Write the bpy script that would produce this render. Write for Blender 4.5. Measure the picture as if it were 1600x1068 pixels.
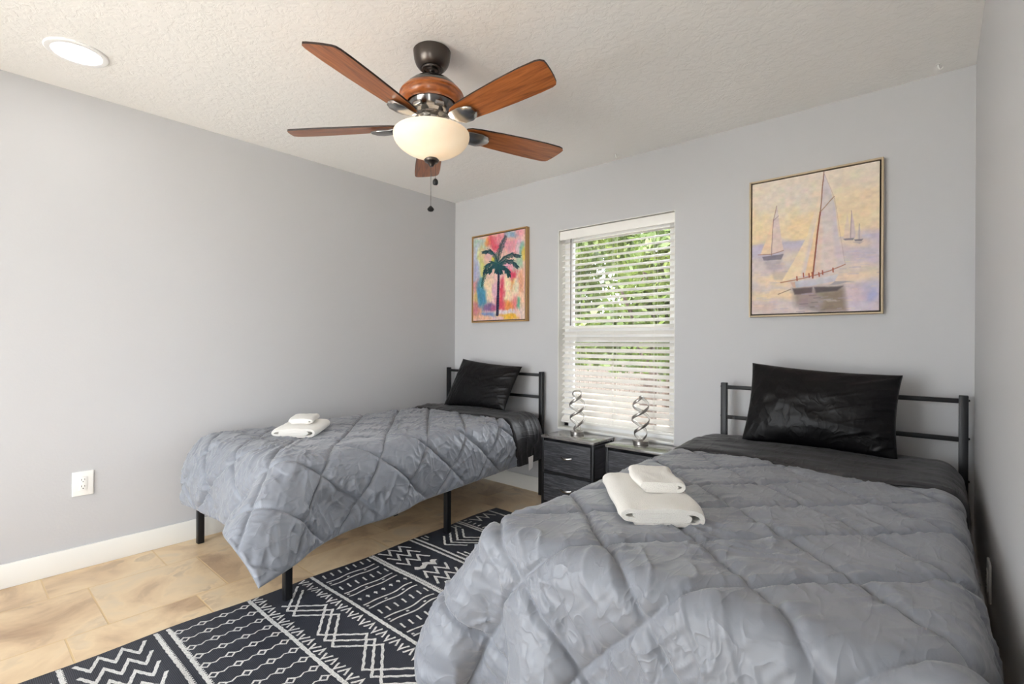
import bpy, bmesh, math, random
import numpy as np
from mathutils import Vector, Matrix

for o in list(bpy.data.objects):
    bpy.data.objects.remove(o)
SC = bpy.context.scene
COL = SC.collection
PI = math.pi
rng = np.random.default_rng(7)
random.seed(7)

# ------------------------------------------------------------------ camera
W, H = 3.45, 2.44                       # room width, ceiling height
Y_FRONT = -4.7                          # wall behind the camera
cam = bpy.data.cameras.new('camera')
cam_o = bpy.data.objects.new('camera', cam)
COL.objects.link(cam_o)
F_PX, YAW, PITCH, ROLL = 769.63, 0.7163, -0.0005, 0.0046
SX, SY = -5.76, 1.40
_F = Vector((-math.sin(YAW)*math.cos(PITCH), math.cos(YAW)*math.cos(PITCH), math.sin(PITCH)))
_R0 = Vector((math.cos(YAW), math.sin(YAW), 0)); _U0 = _R0.cross(_F)
_R = _R0*math.cos(ROLL) + _U0*math.sin(ROLL); _U = -_R0*math.sin(ROLL) + _U0*math.cos(ROLL)
m = Matrix((_R, _U, -_F)).transposed().to_4x4()
m.translation = Vector((3.3211, -3.0712, 1.1699))
cam_o.matrix_world = m
cam.sensor_width = 36.0; cam.sensor_fit = 'HORIZONTAL'
cam.lens = F_PX/1600*36
cam.shift_x = -SX/1600; cam.shift_y = SY/1600
cam.clip_start = 0.02; cam.clip_end = 200
SC.camera = cam_o

# ------------------------------------------------------------------ world, sun, daylight, exposure
SC.view_settings.view_transform = 'Standard'
SC.view_settings.look = 'None'
SC.view_settings.gamma = 1.0
SC.view_settings.use_curve_mapping = False
SC.view_settings.exposure = 0.32
SC.cycles.use_denoising = True
SC.cycles.max_bounces = 10
SC.cycles.diffuse_bounces = 6
SC.cycles.sample_clamp_indirect = 6.0
wd = bpy.data.worlds.new('daylight'); SC.world = wd; wd.use_nodes = True
bg = wd.node_tree.nodes['Background']
bg.inputs[0].default_value = (0.90, 0.95, 1.0, 1)
bg.inputs[1].default_value = 9.0
sun = bpy.data.lights.new('sun', 'SUN'); sun.energy = 12.0; sun.angle = 0.01; sun.color = (1, .95, .86)
sun_o = bpy.data.objects.new('sun', sun); COL.objects.link(sun_o)
sun_o.rotation_euler = (math.radians(38), math.radians(-28), 0)     # shines over the roof onto the trees

FAN_E = 1.0

# ------------------------------------------------------------------ helpers
def srgb(r, g=None, b=None):
    if g is None: g = b = r
    f = lambda c: (c/255/12.92 if c/255 <= .04045 else ((c/255+.055)/1.055)**2.4)
    return (f(r), f(g), f(b), 1)

class NT:
    def __init__(s, name):
        s.m = bpy.data.materials.new(name); s.m.use_nodes = True
        s.t = s.m.node_tree; s.n = s.t.nodes; s.b = s.n['Principled BSDF']
    def add(s, typ, **kw):
        n = s.n.new(typ)
        for k, v in kw.items():
            if k.startswith('_'): setattr(n, k[1:], v)
            else: n.inputs[k.replace('__', ' ')].default_value = v
        return n
    def link(s, a, b): s.t.links.new(a, b)
    def coords(s, scale=(1, 1, 1), kind='Object', rot=(0, 0, 0), loc=(0, 0, 0)):
        tc = s.add('ShaderNodeTexCoord'); mp = s.add('ShaderNodeMapping')
        mp.inputs['Scale'].default_value = scale; mp.inputs['Rotation'].default_value = rot; mp.inputs['Location'].default_value = loc
        s.link(tc.outputs[kind], mp.inputs[0]); return mp.outputs[0]
    def bump(s, h, strength=.2, dist=.01):
        b = s.add('ShaderNodeBump'); b.inputs['Strength'].default_value = strength; b.inputs['Distance'].default_value = dist
        s.link(h, b.inputs['Height'])
        s.link(b.outputs[0], s.b.inputs['Normal']); return b
    def ramp(s, fac, stops):
        r = s.add('ShaderNodeValToRGB'); e = r.color_ramp.elements
        e[0].position, e[0].color = stops[0]; e[1].position, e[1].color = stops[-1]
        for p, c in stops[1:-1]:
            x = e.new(p); x.color = c
        s.link(fac, r.inputs[0]); return r.outputs[0]

def simple(name, col, rough=.5, metal=0., spec=.5, bump=None, sheen=0., coat=0.):
    t = NT(name); b = t.b
    b.inputs['Base Color'].default_value = col; b.inputs['Roughness'].default_value = rough
    b.inputs['Metallic'].default_value = metal; b.inputs['Specular IOR Level'].default_value = spec
    b.inputs['Sheen Weight'].default_value = sheen; b.inputs['Coat Weight'].default_value = coat
    sc, st, ds = bump if bump else (60, .03, .002)
    n = t.add('ShaderNodeTexNoise', Scale=sc, Detail=3.0)
    t.link(t.coords(), n.inputs['Vector']); t.bump(n.outputs['Fac'], st, ds)
    return t.m

def empty(name, loc=(0, 0, 0), rotz=0):
    o = bpy.data.objects.new(name, None); COL.objects.link(o)
    o.location = loc; o.rotation_euler = (0, 0, rotz); o.empty_display_size = .1
    return o
def tag(o, label, cat, group=None, kind=None):
    o['label'] = label; o['category'] = cat
    if group: o['group'] = group
    if kind: o['kind'] = kind
    return o
def thing(name, label, cat, loc=(0, 0, 0), rotz=0, group=None):
    return tag(empty(name, loc, rotz), label, cat, group)
def finish(me, smooth=True, angle=.6):
    if smooth and len(me.polygons):
        me.polygons.foreach_set('use_smooth', [True]*len(me.polygons))
        me.set_sharp_from_angle(angle=angle)
    me.update()
def obj(name, bm, mats, parent=None, smooth=True, angle=.6, loc=None):
    me = bpy.data.meshes.new(name)
    bmesh.ops.recalc_face_normals(bm, faces=bm.faces[:])
    bm.to_mesh(me); bm.free()
    for mt in (mats if isinstance(mats, (list, tuple)) else [mats]): me.materials.append(mt)
    finish(me, smooth, angle)
    o = bpy.data.objects.new(name, me); COL.objects.link(o)
    if parent: o.parent = parent
    if loc: o.location = loc
    return o
def raw(name, verts, faces, mats, parent=None, smooth=True, angle=None, mat_idx=None):
    me = bpy.data.meshes.new(name)
    verts = np.asarray(verts, np.float32); faces = np.asarray(faces, np.int32)
    n, k = faces.shape
    me.vertices.add(len(verts)); me.vertices.foreach_set('co', verts.ravel())
    me.loops.add(n*k); me.loops.foreach_set('vertex_index', faces.ravel())
    me.polygons.add(n); me.polygons.foreach_set('loop_start', np.arange(n, dtype=np.int32)*k)
    for mt in (mats if isinstance(mats, (list, tuple)) else [mats]): me.materials.append(mt)
    if mat_idx is not None: me.polygons.foreach_set('material_index', np.asarray(mat_idx, np.int32))
    me.update(calc_edges=True); me.validate()
    if smooth: me.polygons.foreach_set('use_smooth', [True]*len(me.polygons))
    if angle: me.set_sharp_from_angle(angle=angle)
    o = bpy.data.objects.new(name, me); COL.objects.link(o)
    if parent: o.parent = parent
    return o
def structure(o, name=None):
    o['kind'] = 'structure'; return o
def box(bm, lo, hi, bev=0, seg=2, mat=0, M=None):
    lo = Vector(lo); hi = Vector(hi); c = (lo+hi)/2; s = hi-lo
    r = bmesh.ops.create_cube(bm, size=1, matrix=Matrix.Translation(c) @ Matrix.Diagonal((*s, 1)))
    vs = r['verts']
    if bev > 0:
        es = list({e for v in vs for e in v.link_edges})
        rb = bmesh.ops.bevel(bm, geom=es, offset=min(bev, min(s)*.45), segments=seg, affect='EDGES', profile=.5)
        vs = list({v for f in rb['faces'] for v in f.verts} | {v for v in vs if v.is_valid})
    fs = {f for v in vs if v.is_valid for f in v.link_faces}
    for f in fs: f.material_index = mat
    if M is not None: bmesh.ops.transform(bm, matrix=M, verts=[v for v in vs if v.is_valid])
    return vs
def lathe(bm, prof, n=40, c=(0, 0, 0), mat=0):
    rings = []
    for r, z in prof:
        if r < 1e-5: rings.append([bm.verts.new((c[0], c[1], c[2]+z))])
        else: rings.append([bm.verts.new((c[0]+r*math.cos(2*PI*i/n), c[1]+r*math.sin(2*PI*i/n), c[2]+z)) for i in range(n)])
    for a, b in zip(rings, rings[1:]):
        for i in range(n):
            j = (i+1) % n
            if len(a) == 1 and len(b) == 1: continue
            if len(a) == 1: f = bm.faces.new((a[0], b[i], b[j]))
            elif len(b) == 1: f = bm.faces.new((a[i], b[0], a[j]))
            else: f = bm.faces.new((a[i], b[i], b[j], a[j]))
            f.material_index = mat
def tube(bm, pts, r, n=10, closed=False, ell=None, up=None, mat=0):
    """sweep a circle (or an ellipse ell=(a,b)) along pts"""
    pts = [Vector(p) for p in pts]; N = len(pts); rings = []; prev = None
    for i, p in enumerate(pts):
        a = pts[(i-1) % N] if (closed or i > 0) else pts[0]
        b = pts[(i+1) % N] if (closed or i < N-1) else pts[-1]
        t = (b-a).normalized()
        if up is not None: u = Vector(up[i])
        elif prev is None: u = Vector((0, 0, 1)) if abs(t.z) < .9 else Vector((1, 0, 0))
        else: u = prev
        u = (u - t*u.dot(t)).normalized(); prev = u; v = t.cross(u)
        ea, eb = ell if ell else (1, 1)
        rr = r[i] if isinstance(r, (list, tuple)) else r
        rings.append([bm.verts.new(p + u*(rr*ea*math.cos(2*PI*k/n)) + v*(rr*eb*math.sin(2*PI*k/n))) for k in range(n)])
    for i in range(N if closed else N-1):
        a, b = rings[i], rings[(i+1) % N]
        for k in range(n):
            bm.faces.new((a[k], a[(k+1) % n], b[(k+1) % n], b[k])).material_index = mat
    if not closed:
        bm.faces.new(rings[0][::-1]).material_index = mat; bm.faces.new(rings[-1]).material_index = mat
def NB(): return bmesh.new()

# smooth numpy value noise (bicubic lattice)
def cubic_up(A, f, axis):
    A = np.moveaxis(A, axis, 0); n = A.shape[0]
    t = np.linspace(0, n-1, (n-1)*f+1); i = np.minimum(t.astype(int), n-2); u = (t-i)
    u = u.reshape((-1,)+(1,)*(A.ndim-1))
    P = np.concatenate([2*A[:1]-A[1:2], A, 2*A[-1:]-A[-2:-1]])
    p0, p1, p2, p3 = P[i], P[i+1], P[i+2], P[i+3]
    R = .5*((2*p1)+(-p0+p2)*u+(2*p0-5*p1+4*p2-p3)*u*u+(-p0+3*p1-3*p2+p3)*u**3)
    return np.moveaxis(R, 0, axis)
def vnoise(x, y, seed=0):
    g = np.random.default_rng(seed).uniform(-1, 1, (128, 128))
    xi = np.floor(x).astype(int); yi = np.floor(y).astype(int); fx = x-xi; fy = y-yi
    fx = fx*fx*fx*(fx*(fx*6-15)+10); fy = fy*fy*fy*(fy*(fy*6-15)+10)
    a = g[xi % 128, yi % 128]; b = g[(xi+1) % 128, yi % 128]; c = g[xi % 128, (yi+1) % 128]; d = g[(xi+1) % 128, (yi+1) % 128]
    return (a*(1-fx)+b*fx)*(1-fy)+(c*(1-fx)+d*fx)*fy
def fbm(x, y, seed=0, o=4):
    s = 0; a = 1
    for k in range(o):
        s = s+a*vnoise(x*2**k+13.7*k, y*2**k+7.1*k, seed+k); a *= .5
    return s
def grid_faces(nu, nv, off=0, flip=False):
    i, j = np.meshgrid(np.arange(nu-1), np.arange(nv-1), indexing='ij'); a = (i*nv+j).ravel()+off
    F = np.stack([a, a+nv, a+nv+1, a+1], 1)
    return F[:, ::-1] if flip else F

# ------------------------------------------------------------------ materials
def wall_mat(name, col):
    t = NT(name); t.b.inputs['Base Color'].default_value = col; t.b.inputs['Roughness'].default_value = .55
    t.b.inputs['Specular IOR Level'].default_value = .35
    n = t.add('ShaderNodeTexNoise', Scale=90.0, Detail=4.0); t.link(t.coords(), n.inputs['Vector'])
    n2 = t.add('ShaderNodeTexNoise', Scale=3.0, Detail=2.0); t.link(t.coords(), n2.inputs['Vector'])
    ad = t.add('ShaderNodeMath', _operation='MULTIPLY_ADD'); t.link(n2.outputs[0], ad.inputs[0]); ad.inputs[1].default_value = 2.0; t.link(n.outputs[0], ad.inputs[2])
    t.bump(ad.outputs[0], .12, .003)
    return t.m
M_WALL = wall_mat('grey_wall_paint', srgb(196, 196, 198))
def ceil_mat():
    t = NT('textured_ceiling_paint'); t.b.inputs['Base Color'].default_value = srgb(245, 243, 240); t.b.inputs['Roughness'].default_value = .8
    v = t.coords()
    n = t.add('ShaderNodeTexNoise', Scale=26.0, Detail=6.0, Roughness=.65, Distortion=.6); t.link(v, n.inputs['Vector'])
    r = t.ramp(n.outputs[0], [(.42, (0, 0, 0, 1)), (.56, (1, 1, 1, 1))])
    t.bump(r, .26, .005); return t.m
M_CEIL = ceil_mat()
M_TRIM = simple('white_trim_paint', srgb(236, 235, 230), .35)
M_VINYL = simple('white_vinyl', srgb(240, 240, 240), .3)
M_BLACKMETAL = simple('black_powder_coat', srgb(22, 22, 25), .42, .2)
M_BRONZE = simple('dark_bronze', srgb(88, 82, 78), .28, .95)
M_GUN = simple('polished_gunmetal', srgb(120, 118, 118), .18, 1.0)
M_CHROME = simple('satin_chrome', srgb(175, 173, 170), .25, 1.0)
M_SILVER = simple('brushed_silver', srgb(170, 165, 160), .32, .85)
M_DIFF = simple('white_diffuser', srgb(238, 236, 230), .4)
def floor_mat():
    t = NT('onyx_floor_tile'); v0 = t.coords()
    sp = t.add('ShaderNodeSeparateXYZ'); t.link(v0, sp.inputs[0])
    cb = t.add('ShaderNodeCombineXYZ'); t.link(sp.outputs[1], cb.inputs[0]); t.link(sp.outputs[0], cb.inputs[1])
    mp = t.add('ShaderNodeMapping'); mp.inputs['Location'].default_value = (10*.453+2.752-2*.453+.0, .453*4-.293, 0); t.link(cb.outputs[0], mp.inputs[0])
    br = t.add('ShaderNodeTexBrick', Scale=1.0); br.offset = .7; br.offset_frequency = 2; br.squash = 1
    br.inputs['Mortar Size'].default_value = .0038; br.inputs['Mortar Smooth'].default_value = .3; br.inputs['Brick Width'].default_value = .453; br.inputs['Row Height'].default_value = .453
    br.inputs['Color1'].default_value = (0, 0, 0, 1); br.inputs['Color2'].default_value = (1, 1, 1, 1); br.inputs['Bias'].default_value = 0
    t.link(mp.outputs[0], br.inputs['Vector'])
    rgb = t.add('ShaderNodeSeparateColor'); t.link(br.outputs['Color'], rgb.inputs[0])
    mu = t.add('ShaderNodeMath', _operation='MULTIPLY'); t.link(rgb.outputs[0], mu.inputs[0]); mu.inputs[1].default_value = 37.0
    n1 = t.add('ShaderNodeTexNoise', _noise_dimensions='4D', Scale=2.6, Detail=5.0, Roughness=.55, Distortion=1.4); t.link(v0, n1.inputs['Vector']); t.link(mu.outputs[0], n1.inputs['W'])
    # swirl bands: sine of the warped noise
    s1 = t.add('ShaderNodeMath', _operation='MULTIPLY'); t.link(n1.outputs[0], s1.inputs[0]); s1.inputs[1].default_value = 34.0
    s2 = t.add('ShaderNodeMath', _operation='SINE'); t.link(s1.outputs[0], s2.inputs[0])
    base = t.ramp(n1.outputs[0], [(.30, srgb(178, 148, 118)), (.45, srgb(214, 186, 150)), (.56, srgb(228, 203, 166)), (.72, srgb(214, 196, 170))])
    n3 = t.add('ShaderNodeTexNoise', _noise_dimensions='4D', Scale=4.5, Detail=3.0); t.link(v0, n3.inputs['Vector']); t.link(mu.outputs[0], n3.inputs['W'])
    band = t.ramp(s2.outputs[0], [(.35, (0, 0, 0, 1)), (1.0, (1, 1, 1, 1))])
    msk = t.ramp(n3.outputs[0], [(.5, (0, 0, 0, 1)), (.75, (.7, .7, .7, 1))])
    mm = t.add('ShaderNodeMath', _operation='MULTIPLY'); t.link(band, mm.inputs[0]); t.link(msk, mm.inputs[1])
    mx = t.add('ShaderNodeMix', _data_type='RGBA'); t.link(mm.outputs[0], mx.inputs[0]); t.link(base, mx.inputs[6]); mx.inputs[7].default_value = srgb(160, 138, 118)
    gr = t.add('ShaderNodeMix', _data_type='RGBA'); t.link(br.outputs['Fac'], gr.inputs[0]); t.link(mx.outputs[2], gr.inputs[6]); gr.inputs[7].default_value = srgb(216, 186, 140)
    t.link(gr.outputs[2], t.b.inputs['Base Color']); t.b.inputs['Roughness'].default_value = .33; t.b.inputs['Specular IOR Level'].default_value = .45
    inv = t.add('ShaderNodeMath', _operation='SUBTRACT'); inv.inputs[0].default_value = 1; t.link(br.outputs['Fac'], inv.inputs[1])
    t.bump(inv.outputs[0], .5, .002); return t.m
M_FLOOR = floor_mat()
def wood_mat(name, dark, mid, light, rough, scale=(1, 10, 10), coat=.0, rings=7.0):
    t = NT(name); v = t.coords(scale)
    n = t.add('ShaderNodeTexNoise', Scale=rings, Detail=6.0, Roughness=.6, Distortion=.8); t.link(v, n.inputs['Vector'])
    c = t.ramp(n.outputs[0], [(.3, dark), (.5, mid), (.7, light)]); t.link(c, t.b.inputs['Base Color'])
    t.b.inputs['Roughness'].default_value = rough; t.b.inputs['Coat Weight'].default_value = coat; t.b.inputs['Coat Roughness'].default_value = .15
    t.bump(n.outputs[0], .06, .002); return t.m
M_BLADE = wood_mat('walnut_blade_veneer', srgb(112, 58, 25), srgb(164, 94, 44), srgb(190, 116, 60), .35, (1.2, 14, 14), .25, 4.0)
M_RINGWOOD = wood_mat('walnut_ring', srgb(112, 56, 24), srgb(160, 90, 42), srgb(186, 112, 58), .3, (4, 4, 20), .4, 4.0)
M_BLADEEDGE = simple('dark_blade_edge', srgb(40, 24, 16), .5)
M_DRAWER = wood_mat('black_woodgrain_fabric', srgb(28, 29, 33), srgb(52, 53, 58), srgb(96, 97, 102), .6, (2, 2, 26), 0, 5.0)
M_STANDTOP = wood_mat('grey_laminate_top', srgb(96, 92, 90), srgb(120, 116, 114), srgb(140, 136, 132), .16, (3, 18, 3), .6, 3.0)
def bowl_mat():
    t = NT('frosted_glass_bowl'); t.b.inputs['Base Color'].default_value = srgb(250, 244, 232); t.b.inputs['Roughness'].default_value = .35
    tr = t.add('ShaderNodeBsdfTranslucent'); tr.inputs[0].default_value = srgb(255, 240, 215)
    mx = t.add('ShaderNodeMixShader', Fac=.3); t.link(t.b.outputs[0], mx.inputs[1]); t.link(tr.outputs[0], mx.inputs[2])
    n = t.add('ShaderNodeTexNoise', Scale=14.0, Detail=3.0); t.link(t.coords(), n.inputs['Vector'])
    t.link(t.ramp(n.outputs[0], [(.3, srgb(255, 238, 215)), (.7, srgb(255, 248, 236))]), tr.inputs[0])
    t.link(mx.outputs[0], t.n['Material Output'].inputs[0]); return t.m
M_BOWL = bowl_mat()
def emit_mat(name, col, s):
    t = NT(name); t.b.inputs['Base Color'].default_value = col; t.b.inputs['Emission Color'].default_value = col; t.b.inputs['Emission Strength'].default_value = s; return t.m
M_LENS = emit_mat('lit_led_lens', (1, .985, .96, 1), 14.0)
def glass_mat():
    t = NT('window_glass'); tr = t.add('ShaderNodeBsdfTransparent'); gl = t.add('ShaderNodeBsdfGlossy', Roughness=.02)
    fr = t.add('ShaderNodeFresnel', IOR=1.45); mx = t.add('ShaderNodeMixShader')
    t.link(fr.outputs[0], mx.inputs[0]); t.link(tr.outputs[0], mx.inputs[1]); t.link(gl.outputs[0], mx.inputs[2])
    t.link(mx.outputs[0], t.n['Material Output'].inputs[0]); return t.m
M_GLASS = glass_mat()
def slat_mat():
    t = NT('white_faux_wood_slat'); t.b.inputs['Base Color'].default_value = srgb(243, 241, 236); t.b.inputs['Roughness'].default_value = .4
    n = t.add('ShaderNodeTexNoise', Scale=30.0, Detail=3.0); t.link(t.coords((1, 20, 20)), n.inputs['Vector']); t.bump(n.outputs[0], .05, .002); return t.m
M_SLAT = slat_mat()
def cloth_mat(name, c1, c2, rough=.5, sheen=.3, spec=.35, wr=.25, scale=1.0):
    t = NT(name); v = t.coords()
    n = t.add('ShaderNodeTexNoise', Scale=2.0, Detail=3.0); t.link(v, n.inputs['Vector'])
    t.link(t.ramp(n.outputs[0], [(.3, c1), (.7, c2)]), t.b.inputs['Base Color'])
    t.b.inputs['Roughness'].default_value = rough; t.b.inputs['Sheen Weight'].default_value = sheen; t.b.inputs['Specular IOR Level'].default_value = spec
    hs = []
    for (sc_, rot, sq, ds) in ((15.0, .55, .30, .7), (19.0, -.75, .28, .8)):
        w = t.add('ShaderNodeTexNoise', Scale=sc_*scale, Detail=2.0, Roughness=.4, Distortion=ds); t.link(t.coords((1, sq, .8), rot=(.3, .2, rot)), w.inputs['Vector'])
        a = t.add('ShaderNodeMath', _operation='SUBTRACT'); t.link(w.outputs[0], a.inputs[0]); a.inputs[1].default_value = .5
        b = t.add('ShaderNodeMath', _operation='ABSOLUTE'); t.link(a.outputs[0], b.inputs[0])
        hs.append(t.ramp(b.outputs[0], [(0, (1, 1, 1, 1)), (.05, (.35, .35, .35, 1)), (.16, (0, 0, 0, 1))]))
    k = t.add('ShaderNodeTexNoise', Scale=3.2, Detail=2.0); t.link(v, k.inputs['Vector'])
    mk = t.ramp(k.outputs[0], [(.42, (0, 0, 0, 1)), (.6, (1, 1, 1, 1))])
    mm = t.add('ShaderNodeMix', _data_type='RGBA'); t.link(mk, mm.inputs[0]); t.link(hs[0], mm.inputs[6]); t.link(hs[1], mm.inputs[7])
    t.bump(mm.outputs[2], wr, .008); return t.m
M_COMF = cloth_mat('grey_microfibre', srgb(123, 127, 136), srgb(133, 137, 145), .40, .25, .4, .26)
M_COMFBLACK = cloth_mat('black_microfibre', srgb(32, 31, 34), srgb(42, 41, 44), .45, .1, .4, .25)
M_PILLOW = cloth_mat('black_satin', srgb(6, 5, 7), srgb(10, 9, 11), .42, .0, .25, .2)
M_SHEET = cloth_mat('charcoal_sheet', srgb(58, 58, 68), srgb(66, 66, 76), .5, .1, .3, .3)
M_MATT = simple('white_ticking', srgb(225, 224, 222), .8)
M_TAG = simple('white_care_label', srgb(250, 250, 250), .7)
def towel_mat():
    t = NT('white_terry'); t.b.inputs['Base Color'].default_value = srgb(238, 235, 228); t.b.inputs['Roughness'].default_value = .95; t.b.inputs['Sheen Weight'].default_value = .4
    n = t.add('ShaderNodeTexVoronoi', Scale=420.0); t.link(t.coords(), n.inputs['Vector']); t.bump(n.outputs[0], .6, .003); return t.m
M_TOWEL = towel_mat()
M_PLASTIC = simple('white_plastic', srgb(242, 241, 238), .3)
M_SLOT = simple('dark_slot', srgb(30, 28, 26), .6)

# ------------------------------------------------------------------ room shell
T = .13
def wall_with_hole(name, axis_pts, hole, mat):
    """back/front wall in the XZ plane, y0..y1 thick, with a rectangular hole"""
    x0, x1, y0, y1 = axis_pts; hx0, hx1, hz0, hz1 = hole
    bm = NB()
    xs = [x0, hx0, hx1, x1]; zs = [0, hz0, hz1, H]
    V = {}
    for s, y in ((0, y0), (1, y1)):
        for i, x in enumerate(xs):
            for k, z in enumerate(zs): V[s, i, k] = bm.verts.new((x, y, z))
    for s in (0, 1):
        for i in range(3):
            for k in range(3):
                if (i, k) != (1, 1): bm.faces.new((V[s, i, k], V[s, i+1, k], V[s, i+1, k+1], V[s, i, k+1]))
    for a, b in (((1, 1), (2, 1)), ((2, 1), (2, 2)), ((2, 2), (1, 2)), ((1, 2), (1, 1))):
        bm.faces.new((V[0, a[0], a[1]], V[0, b[0], b[1]], V[1, b[0], b[1]], V[1, a[0], a[1]]))
    for (a, b) in ([((i, 0), (i+1, 0)) for i in range(3)]+[((i, 3), (i+1, 3)) for i in range(3)]+[((0, k), (0, k+1)) for k in range(3)]+[((3, k), (3, k+1)) for k in range(3)]):
        bm.faces.new((V[0, a[0], a[1]], V[0, b[0], b[1]], V[1, b[0], b[1]], V[1, a[0], a[1]]))
    return structure(obj(name, bm, mat, smooth=False))
WX0, WX1, WZ0, WZ1 = 1.148, 2.056, .520, 2.022
wall_with_hole('wall_back', (0, W, 0, T), (WX0, WX1, WZ0, WZ1), M_WALL)
FX0, FX1, FZ0, FZ1 = .35, 2.40, .03, 2.20  # unseen opening, added to let daylight in from behind
wall_with_hole('wall_front', (0, W, Y_FRONT-T, Y_FRONT), (FX0, FX1, FZ0, FZ1), M_WALL)
def slab(name, lo, hi, mat):
    bm = NB(); box(bm, lo, hi); return structure(obj(name, bm, mat, smooth=False))
slab('wall_left', (-T, Y_FRONT-T, 0), (0, T, H), M_WALL)
DY0, DY1, DZ1 = -4.45, -3.80, 2.05      # unseen open doorway, added in the right wall to bring in daylight
bm = NB(); box(bm, (W, Y_FRONT-T, 0), (W+T, DY0, H)); box(bm, (W, DY1, 0), (W+T, T, H)); box(bm, (W, DY0, DZ1), (W+T, DY1, H))
structure(obj('wall_right', bm, M_WALL, smooth=False))
bm = NB(); box(bm, (W-.014, DY0-.07, 0), (W, DY0, DZ1+.07), .003); box(bm, (W-.014, DY1, 0), (W, DY1+.07, DZ1+.07), .003); box(bm, (W-.014, DY0, DZ1), (W, DY1, DZ1+.07), .003)
structure(obj('trim_added_doorway', bm, M_TRIM))
slab('floor', (-T, Y_FRONT-T, -.1), (W+T, T, 0), M_FLOOR)
slab('ceiling', (-T, Y_FRONT-T, H), (W+T, T, H+.15), M_CEIL)
def baseboard(name, lo, hi, ax):
    bm = NB(); box(bm, lo, hi, .004, 2); return structure(obj(name, bm, M_TRIM))
BH, BT = .115, .014
baseboard('baseboard_left', (0, Y_FRONT, 0), (BT, 0, BH), 0)
baseboard('baseboard_back', (BT, -BT, 0), (W-BT, 0, BH), 1)
baseboard('baseboard_right', (W-BT, DY1+.07, 0), (W, 0, BH), 0)

# windows: white vinyl single-hung units in the back wall (and an unseen one added behind the camera for daylight)
def window(name, x0, x1, z0, z1, yi, yo, zr, frame_at):
    root = structure(empty(name, ((x0+x1)/2, (yi+yo)/2, z0)))
    def P(bm, n, mat):
        o = obj(n, bm, mat, root); o.data.transform(Matrix.Translation(-root.location)); return o
    f = .045; ya, yb = frame_at
    bm = NB()
    box(bm, (x0, ya, z0), (x0+f, yb, z1), .004); box(bm, (x1-f, ya, z0), (x1, yb, z1), .004)
    box(bm, (x0, ya, z0), (x1, yb, z0+f), .004); box(bm, (x0, ya, z1-f), (x1, yb, z1), .004)
    P(bm, 'window_frame', M_VINYL)
    ym = (ya+yb)/2
    bm = NB(); box(bm, (x0+f*.5, ym-.03, zr-.03), (x1-f*.5, ym+.02, zr+.03), .004)
    P(bm, 'meeting_rail', M_VINYL)
    for a, b in ((z0+f, zr-.03), (zr+.03, z1-f)):
        bm = NB(); s = .028
        box(bm, (x0+f, ym-.015, a), (x0+f+s, ym+.015, b), .003); box(bm, (x1-f-s, ym-.015, a), (x1-f, ym+.015, b), .003)
        box(bm, (x0+f+s, ym-.015, a), (x1-f-s, ym+.015, a+s), .003); box(bm, (x0+f+s, ym-.015, b-s), (x1-f-s, ym+.015, b), .003)
        P(bm, 'sash', M_VINYL)
        bm = NB(); box(bm, (x0+f+s-.004, ym-.003, a+s-.004), (x1-f-s+.004, ym+.003, b-s+.004)); P(bm, 'glass_pane', M_GLASS)
    bm = NB()       # white lining of the reveal and sill
    e = .004
    box(bm, (x0, yi, z0), (x0+e, ya, z1)); box(bm, (x1-e, yi, z0), (x1, ya, z1)); box(bm, (x0, yi, z1-e), (x1, ya, z1)); box(bm, (x0, yi-.004, z0), (x1, ya, z0+.016), .003)
    P(bm, 'window_reveal', M_TRIM)
    return root
def portal(x0, x1, z0, z1, y, rot):
    L = bpy.data.lights.new('daylight_portal', 'AREA'); L.shape = 'RECTANGLE'; L.size = x1-x0; L.size_y = z1-z0; L.cycles.is_portal = True
    o = bpy.data.objects.new('daylight_portal', L); COL.objects.link(o); o.location = ((x0+x1)/2, y, (z0+z1)/2); o.rotation_euler = (rot, 0, 0)
portal(WX0, WX1, WZ0, WZ1, T+.03, -PI/2); portal(FX0, FX1, FZ0, FZ1, Y_FRONT-T-.03, PI/2)
L = bpy.data.lights.new('daylight_portal', 'AREA'); L.shape = 'RECTANGLE'; L.size = DZ1; L.size_y = DY1-DY0; L.cycles.is_portal = True
o = bpy.data.objects.new('daylight_portal', L); COL.objects.link(o); o.location = (W+T+.03, (DY0+DY1)/2, DZ1/2); o.rotation_euler = (0, PI/2, 0)
window('window_1', WX0, WX1, WZ0, WZ1, 0, T, 1.235, (.085, T))
window('window_added', FX0, FX1, FZ0, FZ1, Y_FRONT, Y_FRONT-T, 1.3, (Y_FRONT-T, Y_FRONT-.085))

# ------------------------------------------------------------------ recessed ceiling lights
def recessed(x, y, label):
    r = thing('recessed_light', label, 'ceiling light', (x, y, H))
    bm = NB(); lathe(bm, [(.086, -.006), (.088, -.008), (.096, -.009), (.108, -.007), (.112, -.003), (.112, 0)], 48)
    obj('trim_ring', bm, M_VINYL, r)
    bm = NB(); lathe(bm, [(0, -.0075), (.06, -.0075), (.0855, -.006), (.0865, -.003)], 48)
    obj('lens', bm, M_LENS, r)
    return r
recessed(.455, -2.685, 'round lit recessed ceiling light above the left grey wall')
recessed(2.98, -2.685, 'added unseen recessed ceiling light near the right wall, above the camera')  # this and the following lights are unseen, added to brighten the room
recessed(.455, -4.05, 'added unseen recessed ceiling light behind the camera, on the left')
recessed(2.98, -4.05, 'added unseen recessed ceiling light behind the camera, on the right')

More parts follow.
